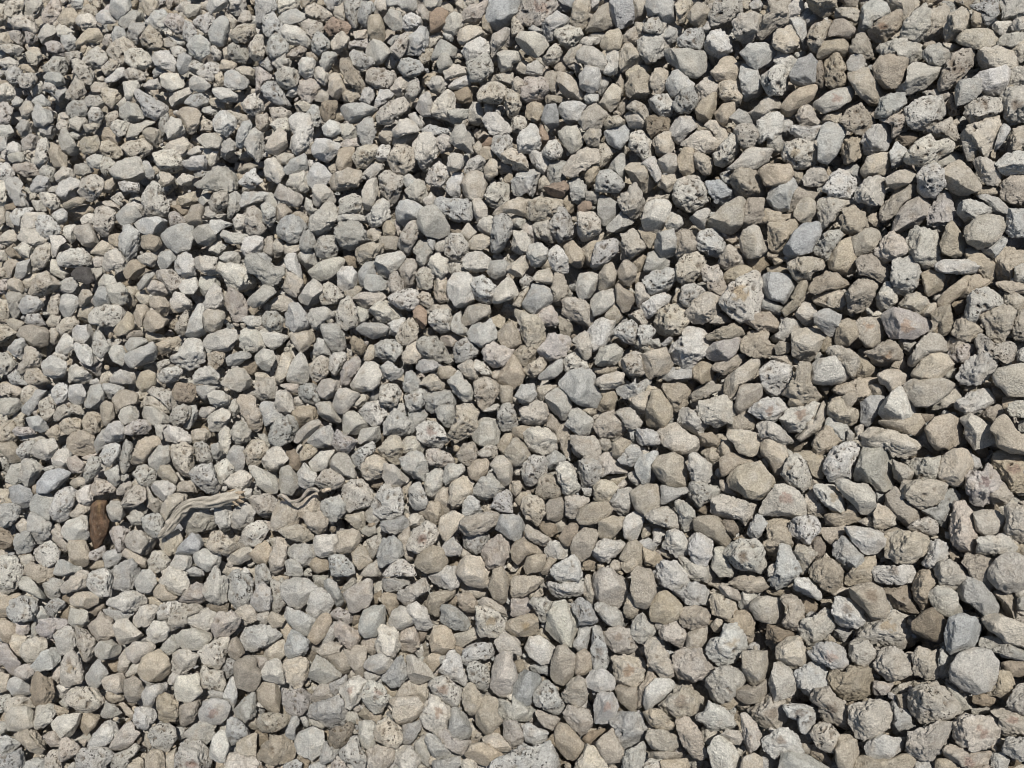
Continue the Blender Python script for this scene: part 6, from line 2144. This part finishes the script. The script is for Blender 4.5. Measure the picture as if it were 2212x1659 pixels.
# ---------------------------------------------------------------- building them, in batches of one mesh density
STAIN = (('ochre', (.30, .21, .10)), ('golden', (.30, .19, .06)), ('rust', (.24, .13, .07)), ('orange', (.34, .21, .12)), ('pink', (.37, .26, .20)), ('salmon', (.38, .25, .18)),
         ('red', (.27, .16, .12)), ('maroon', (.16, .08, .07)), ('brown', (.17, .12, .08)), ('olive', (.16, .13, .07)))

def build(batch, f):
    d, tris = geosphere(f)
    n, m = len(d), len(batch)
    th = np.arctan2(-d[:, 1], d[:, 0])           # picture angle, y down
    fi = (th + math.pi) / (2 * math.pi) * 128
    i0 = np.floor(fi).astype(int) % 128; i1 = (i0 + 1) % 128; fr = fi - np.floor(fi)
    RAD = np.array([s.rad for s in batch])
    rout = RAD[:, i0] * (1 - fr) + RAD[:, i1] * fr                      # m,n in pixels
    R = np.array([math.sqrt(s.A / math.pi) for s in batch])[:, None]
    rout = rout / R                                                      # unit size
    rho = np.sqrt(d[:, 0] ** 2 + d[:, 1] ** 2)
    P = np.empty((m, n, 3), np.float32)
    box = np.array([{'f': .74, 'r': .80, 'p': .86, 's': .88}[s.tex] for s in batch])[:, None]
    rr = rout * rho ** box
    P[..., 0] = rr * np.cos(th); P[..., 1] = -rr * np.sin(th)
    T = rng.uniform(.62, .95, (m, 1))
    P[..., 2] = T * np.sign(d[:, 2]) * np.abs(d[:, 2]) ** .9
    # off-centre summit so no two domes look alike
    sh = rng.uniform(-.32, .32, (m, 1, 2))
    P[..., :2] += sh * (np.clip(P[..., 2:3], 0, 1) / T[..., None]) ** 2 * .8
    # chipped facets
    nf = np.array([{'f': 11, 'r': 10, 'p': 8, 's': 7}[s.tex] for s in batch])
    keep = np.array([{'f': 1.0, 'r': .97, 'p': .88, 's': .82}[s.tex] for s in batch])
    for k in range(11):
        nz = rng.uniform(.25, .97, m) if k not in (6, 7) else rng.uniform(-.25, .2, m)
        a = rng.uniform(0, 2 * math.pi, m)
        h = np.sqrt(1 - nz ** 2)
        nn = np.stack([h * np.cos(a), h * np.sin(a), nz], 1)
        dot = np.einsum('mnk,mk->mn', P, nn)
        fr_ = rng.uniform(.52, .84, m) if k not in (6, 7) else rng.uniform(.86, .97, m)
        c = (dot.max(1) * fr_)[:, None]
        over = np.maximum(dot - c, 0) * (keep * (k < nf))[:, None]
        P -= over[..., None] * nn[:, None, :]
    # restore the outline: stretch each direction of the picture back to the traced edge
    ang = np.floor((np.arctan2(-P[..., 1], P[..., 0]) + math.pi) / (2 * math.pi) * 24).astype(int) % 24
    pr = np.hypot(P[..., 0], P[..., 1])
    mx = np.zeros((m, 24))
    for q in range(24):
        mx[:, q] = np.where(ang == q, pr, 0).max(1)
    tgt = np.array([[s.rad[int((q + .5) / 24 * 128)] for q in range(24)] for s in batch]) / R
    sc_ = np.clip(tgt / np.maximum(mx, .05), .8, 1.35)
    fa = (np.arctan2(-P[..., 1], P[..., 0]) + math.pi) / (2 * math.pi) * 24 - .5
    j0 = np.floor(fa).astype(int); ft = fa - j0
    mi = np.arange(m)[:, None]
    kk = sc_[mi, j0 % 24] * (1 - ft) + sc_[mi, (j0 + 1) % 24] * ft
    w = np.clip(pr / np.maximum(mx[mi, ang], .05), 0, 1) ** 2
    kk = 1 + (kk - 1) * w
    P[..., 0] *= kk; P[..., 1] *= kk
    # roughness in three scales, bedding cracks, pits
    seed = rng.uniform(-500, 500, (m, 1, 3)).astype(np.float32)
    amp = np.array([{'f': .55, 'r': 1.25, 'p': 1.0, 's': .50}[s.tex] for s in batch])[:, None]
    px = R * 2                                                              # diameter in pixels
    n1 = vnoise(P * 1.9 + seed); n2 = vnoise(P * 4.3 + seed * 1.7); n3 = vnoise(P * 9.5 + seed * 2.3)
    ax = rng.normal(size=(m, 1, 3)); ax /= np.linalg.norm(ax, axis=2, keepdims=True)
    st = (P * ax).sum(2, keepdims=True)
    n4 = vnoise((P * 1.6 + st * ax * 6) + seed * 3.1)                         # stretched across the bedding
    n5 = vnoise(P * 3.1 + seed * 4.1)
    bed = np.array([{'f': .35, 'r': 1.0, 'p': .35, 's': .25}[s.tex] for s in batch])[:, None] * rng.uniform(.2, 1, (m, 1))
    crag = np.array([{'f': .3, 'r': 1.0, 'p': .8, 's': .2}[s.tex] for s in batch])[:, None]
    disp = amp * (.055 * n1 + .046 * n2 + .034 * n3) - bed * .085 * np.clip(.35 - np.abs(n4), 0, 1) / .35 - crag * .095 * np.clip(.22 - np.abs(n5), 0, 1) / .22
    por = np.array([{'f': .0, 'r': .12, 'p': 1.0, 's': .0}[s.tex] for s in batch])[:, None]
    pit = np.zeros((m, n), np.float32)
    for k in range(16):
        q = rng.normal(size=(m, 3)); q[:, 2] = np.abs(q[:, 2]) * .8; q /= np.linalg.norm(q, axis=1, keepdims=True)
        if f < 5 and k > 3: break
        q *= .8
        rad = rng.uniform(.07, .17, (m, 1)) * (1.7 if k == 0 else 1)
        dist = np.sqrt(((P - q[:, None, :].astype(np.float32)) ** 2 * np.array([1, 1, .35], np.float32)).sum(2)) + n2 * .05
        on = (por > rng.uniform(.05, .95, (m, 1)))
        pit = np.maximum(pit, np.clip(1.9 - 1.7 * dist / rad, 0, 1) * on)
    disp -= pit * .22
    ln = np.linalg.norm(P, axis=2, keepdims=True)
    Pn = P + (P / np.maximum(ln, .2)) * disp[..., None]
    # colours: the stone's own, mottled, with pale dust, any stain, pits soiled brown and shade painted into them
    base = np.array([ALB[s.code] for s in batch])[:, None, :] * rng.uniform(.86, 1.14, (m, 1, 1)) * (1 + rng.uniform(-.05, .05, (m, 1, 1)) * np.array([.5, 0, -1.0]) + rng.uniform(-.008, .008, (m, 1, 3)))
    mott = vnoise(P * 1.4 + seed * 5.3)[..., None]; mot2 = vnoise(P * 5.5 + seed * 6.1)[..., None]
    col = base * (1 + .08 * mott + .10 * mot2)
    dust = np.clip(vnoise(P * 2.2 + seed * 7.7) * 1.4 + .1, 0, 1)[..., None] * np.array([{'w': .5, 'g': .35, 's': .18, 'b': .4, 'p': .45, 't': .15}.get(s.code, .05) for s in batch])[:, None, None]
    col = col * (1 - dust) + np.array([.53, .50, .44]) * dust
    warm = np.clip(vnoise(P * 1.8 + seed * 8.9) * 1.3 - .25, 0, 1)[..., None] * np.array([{'w': .35, 'g': .22, 'b': .3, 'p': .4}.get(s.code, 0) for s in batch])[:, None, None]
    col = col * (1 - warm) + np.array([.40, .325, .235]) * warm
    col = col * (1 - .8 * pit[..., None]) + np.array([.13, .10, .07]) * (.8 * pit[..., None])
    for a_, s in enumerate(batch):
        if s.code == 'c':                          # waxy brown stone with pale flecks and an ochre streak
            fl = np.clip(vnoise(P[a_] * 14 + 3) * 2 - .8, 0, 1)[:, None] * .5
            oc = np.clip(1 - np.abs(P[a_][:, :1] + .05 - .1 * n1[a_][:, None]) / .16, 0, 1) * np.clip(P[a_][:, 1:2] - .2, 0, 1) * .7
            col[a_] = col[a_] * (1 + .5 * n2[a_][:, None]) * (1 - fl) + np.array([.32, .26, .20]) * fl
            col[a_] = col[a_] * (1 - oc) + np.array([.28, .19, .09]) * oc
        if s.label:
            for key, sc3 in STAIN:
                if key in s.label.split(' on ')[0].replace('brownish', '').replace('pinkish', '').replace('chestnut-brown', '') and s.code not in 'dc' and (' with ' in s.label or 'stain' in s.label or 'streak' in s.label):
                    c0 = np.array([rng.uniform(-.3, .3), rng.uniform(-.2, .35), .6])
                    dd = np.sqrt(((P[a_] - c0) ** 2 * np.array([1, 1, .2])).sum(1)) + .22 * n2[a_] + .12 * n3[a_]
                    k_ = np.clip((.40 - dd) / .16, 0, 1)[:, None] * .55
                    col[a_] = col[a_] * (1 - k_) + np.array(sc3) * k_
                    break
    out = []
    for a_, s in enumerate(batch):
        if hasattr(s, 'z'): z = s.z
        else: z = (-.08, -.42, -.80)[s.lay] * S0 + getattr(s, 'dz', 0) + rng.uniform(-.22, .20) * S0
        D = depth_at(s.cx, s.cy, z)
        c3 = ray(s.cx, s.cy) * D
        k = R[a_, 0] * D / F
        q = Pn[a_].astype(float) * k
        if hasattr(s, 'low'):
            vw = q
        else:                                    # the outline plane faces along the line of sight at the stone
            zz = -c3 / np.linalg.norm(c3)
            shear = -zz[:2] / zz[2] * 0
            vw = np.stack([q[:, 0], q[:, 1], np.zeros(len(q))], 1) + q[:, 2:3] * zz[None, :]
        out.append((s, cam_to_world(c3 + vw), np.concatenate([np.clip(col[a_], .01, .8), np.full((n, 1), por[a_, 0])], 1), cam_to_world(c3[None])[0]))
    return out, tris

def dens(s):
    if hasattr(s, 'low'): return 4
    px = 2 * math.sqrt(s.A / math.pi)
    return int(min(14, max(4, round(px * .40))))

N_THINGS = 297
for k, s in enumerate(stones): s.thing = k < N_THINGS
groups = {}
for s in stones + extra: groups.setdefault((dens(s), getattr(s, 'thing', False)), []).append(s)
sv, stt, scol, off = [], [], [], 0
ntri = 0
things = {}
for (f, th_), lst in sorted(groups.items()):
    for b0 in range(0, len(lst), 200):
        out, tris = build(lst[b0:b0 + 200], f)
        for s, V, C, org in out:
            ntri += len(tris)
            if th_: things[id(s)] = (V, C, org, tris)
            else:
                sv.append(V); stt.append(tris + off); scol.append(C); off += len(V)
for s in stones[:N_THINGS]:
    V, C, org, tris = things[id(s)]
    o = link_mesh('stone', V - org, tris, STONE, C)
    o.location = org
    tag(o, s.label, 'stone', 'loose stones of the gravel bed')
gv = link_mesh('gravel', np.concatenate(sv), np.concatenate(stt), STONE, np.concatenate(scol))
tag(gv, 'smaller grey, beige and tan stones filling the gravel bed', kind='stuff')
print('triangles', ntri, 'after', round(time.time() - T0, 1), 's')

# ---------------------------------------------------------------- twigs
def tube(path, seg=14, ridges=5, rough=.10, base=(.36, .31, .24), steps=8, seed=1):
    """path: (px, py, height, radius) knots -> a ribbed, knotty stem"""
    r_ = np.random.default_rng(seed)
    K = []
    for px_, py_, z, r in path:
        D = depth_at(px_, py_, z)
        K.append(np.append(cam_to_world(ray(px_, py_) * D), r * D / F))
    K = np.array(K)
    pts = []
    E = np.vstack([2 * K[0] - K[1], K, 2 * K[-1] - K[-2]])
    for i in range(1, len(E) - 2):
        for u in np.linspace(0, 1, steps, endpoint=False):
            a, b, c, d = E[i - 1:i + 3]
            pts.append(.5 * ((2 * b) + (c - a) * u + (2 * a - 5 * b + 4 * c - d) * u * u + (3 * b - a - 3 * c + d) * u ** 3))
    pts.append(K[-1]); pts = np.array(pts)
    tg = np.gradient(pts[:, :3], axis=0); tg /= np.linalg.norm(tg, axis=1, keepdims=True)
    up = np.array([0, 0, 1.0])
    sx = np.cross(tg, up); sx /= np.linalg.norm(sx, axis=1, keepdims=True); sy = np.cross(sx, tg)
    ph = np.linspace(0, 2 * math.pi, seg, endpoint=False)
    V, C = [], []
    rmax = pts[:, 3].max()
    for i in range(len(pts)):
        ring = pts[i, :3] + np.outer(np.cos(ph), sx[i]) * pts[i, 3] + np.outer(np.sin(ph), sy[i]) * pts[i, 3]
        nz = vnoise(np.stack([np.cos(ph) * 2.2 + seed, np.sin(ph) * 2.2, np.full(seg, i * .22)], 1)) * rough * 2.2
        nz += .07 * np.cos(ridges * ph + i * .10)
        crack = np.clip(vnoise(np.stack([np.cos(ph) * 3.4 + seed * 7, np.sin(ph) * 3.4, np.full(seg, i * .10)], 1)) * 2.2 - .5, 0, 1)
        nz -= .22 * crack * rough / .12
        ring += (ring - pts[i, :3]) * nz[:, None]
        V.append(ring)
        C.append(np.array(base)[None] * (1 + .30 * np.clip(nz * 5, -1, 1))[:, None] * (1 - .6 * crack)[:, None])
    n_ = len(pts)
    V = np.vstack(V + [pts[:1, :3], pts[-1:, :3]]); C = np.vstack(C + [np.array([base]) * .8] * 2)
    t = []
    for i in range(n_ - 1):
        for j in range(seg):
            a, b = i * seg + j, i * seg + (j + 1) % seg
            t += [(a, b, b + seg), (a, b + seg, a + seg)]
    for j in range(seg):
        t += [(n_ * seg, (j + 1) % seg, j), (n_ * seg + 1, (n_ - 1) * seg + j, (n_ - 1) * seg + (j + 1) % seg)]
    return V, np.array(t, np.int32), np.concatenate([C, np.ones((len(C), 1))], 1)

def U(c, r, u, v): return c * 256 + u * 1.1573, r * 192 + v * 1.1573

def add_tube(name, path, parent=None, **kw):
    V, t, C = tube(path, **kw)
    org = V[-2].copy() if parent is None else np.array(parent.location)
    o = link_mesh(name, V - org, t, WOOD, C, parent)
    if parent is None: o.location = org
    return o

knots = [(209.5, 96, .005, 4.9), (203, 97.5, .008, 5.7), (192, 100, .010, 5.4), (181, 101.8, .011, 4.9), (170, 103, .011, 4.4), (162, 106, .012, 4.6), (155, 111, .013, 4.8),
         (150, 118, .013, 4.7), (146, 124, .013, 4.1), (141, 129.5, .012, 3.0), (137, 132.5, .010, 1.3)]
twig = add_tube('twig', [(*U(0, 2, u, v), z, r * 1.157 * 1.02) for u, v, z, r in knots], ridges=6, rough=.12, base=(.31, .280, .230), seg=30, seed=3)
tag(twig, 'thick curved piece of pale driftwood with a frayed end lying on the stones', 'twig')
for k, (u0, v0, u1, v1, r) in enumerate(((203, 94, 212, 93, 1.2), (205, 97, 212, 98, 1.3), (203, 99, 211, 102, 1.1), (200, 101, 207, 105, .8), (196, 92.5, 204, 90.5, .7), (191, 96, 189.5, 93, .6))):
    add_tube('splinter', [(*U(0, 2, u0, v0), .012, r * 1.5), (*U(0, 2, (u0 + u1) / 2, (v0 + v1) / 2 + .6), .014, r * 1.3), (*U(0, 2, u1, v1), .012, r * .4)], twig, seg=7, rough=.2, base=(.30, .24, .17), steps=4, seed=20 + k)
small = [(19.5, 97, .006, 1.3), (22, 96, .009, 1.6), (26, 98, .011, 1.5), (30, 101.5, .012, 1.4), (34, 101.5, .012, 1.4), (39, 99, .013, 1.3), (42.5, 95, .014, 1.4), (46, 91.5, .014, 1.5), (50, 90.5, .013, 1.5), (54.5, 93, .012, 1.4)]
tw2 = add_tube('twig', [(*U(1, 2, u, v), z + .004, r * 1.157) for u, v, z, r in small], ridges=3, rough=.12, base=(.32, .285, .235), seg=12, seed=5)
tag(tw2, 'thin wavy dry twig snaking over the pale stones', 'twig')
for k, (u0, v0, u1, v1) in enumerate(((21, 97, 24.5, 101.5), (20, 97, 18.5, 100))):
    add_tube('rootlet', [(*U(1, 2, u0, v0), .012, .9), (*U(1, 2, u1, v1), .010, .4)], tw2, seg=6, rough=.2, base=(.30, .24, .17), steps=4, seed=40 + k)
tw3 = add_tube('twig', [(*U(1, 2, u, v), .014, r * 1.157) for u, v, r in ((57, 92.6, 1.3), (59, 92.2, 1.7), (62, 91.4, 1.7), (64.6, 91.2, 1.4))], ridges=2, rough=.08, base=(.40, .33, .25), seg=10, seed=6)
tag(tw3, 'short stubby piece of dry twig at the end of the wavy one', 'twig')
print('done', round(time.time() - T0, 1), 's')
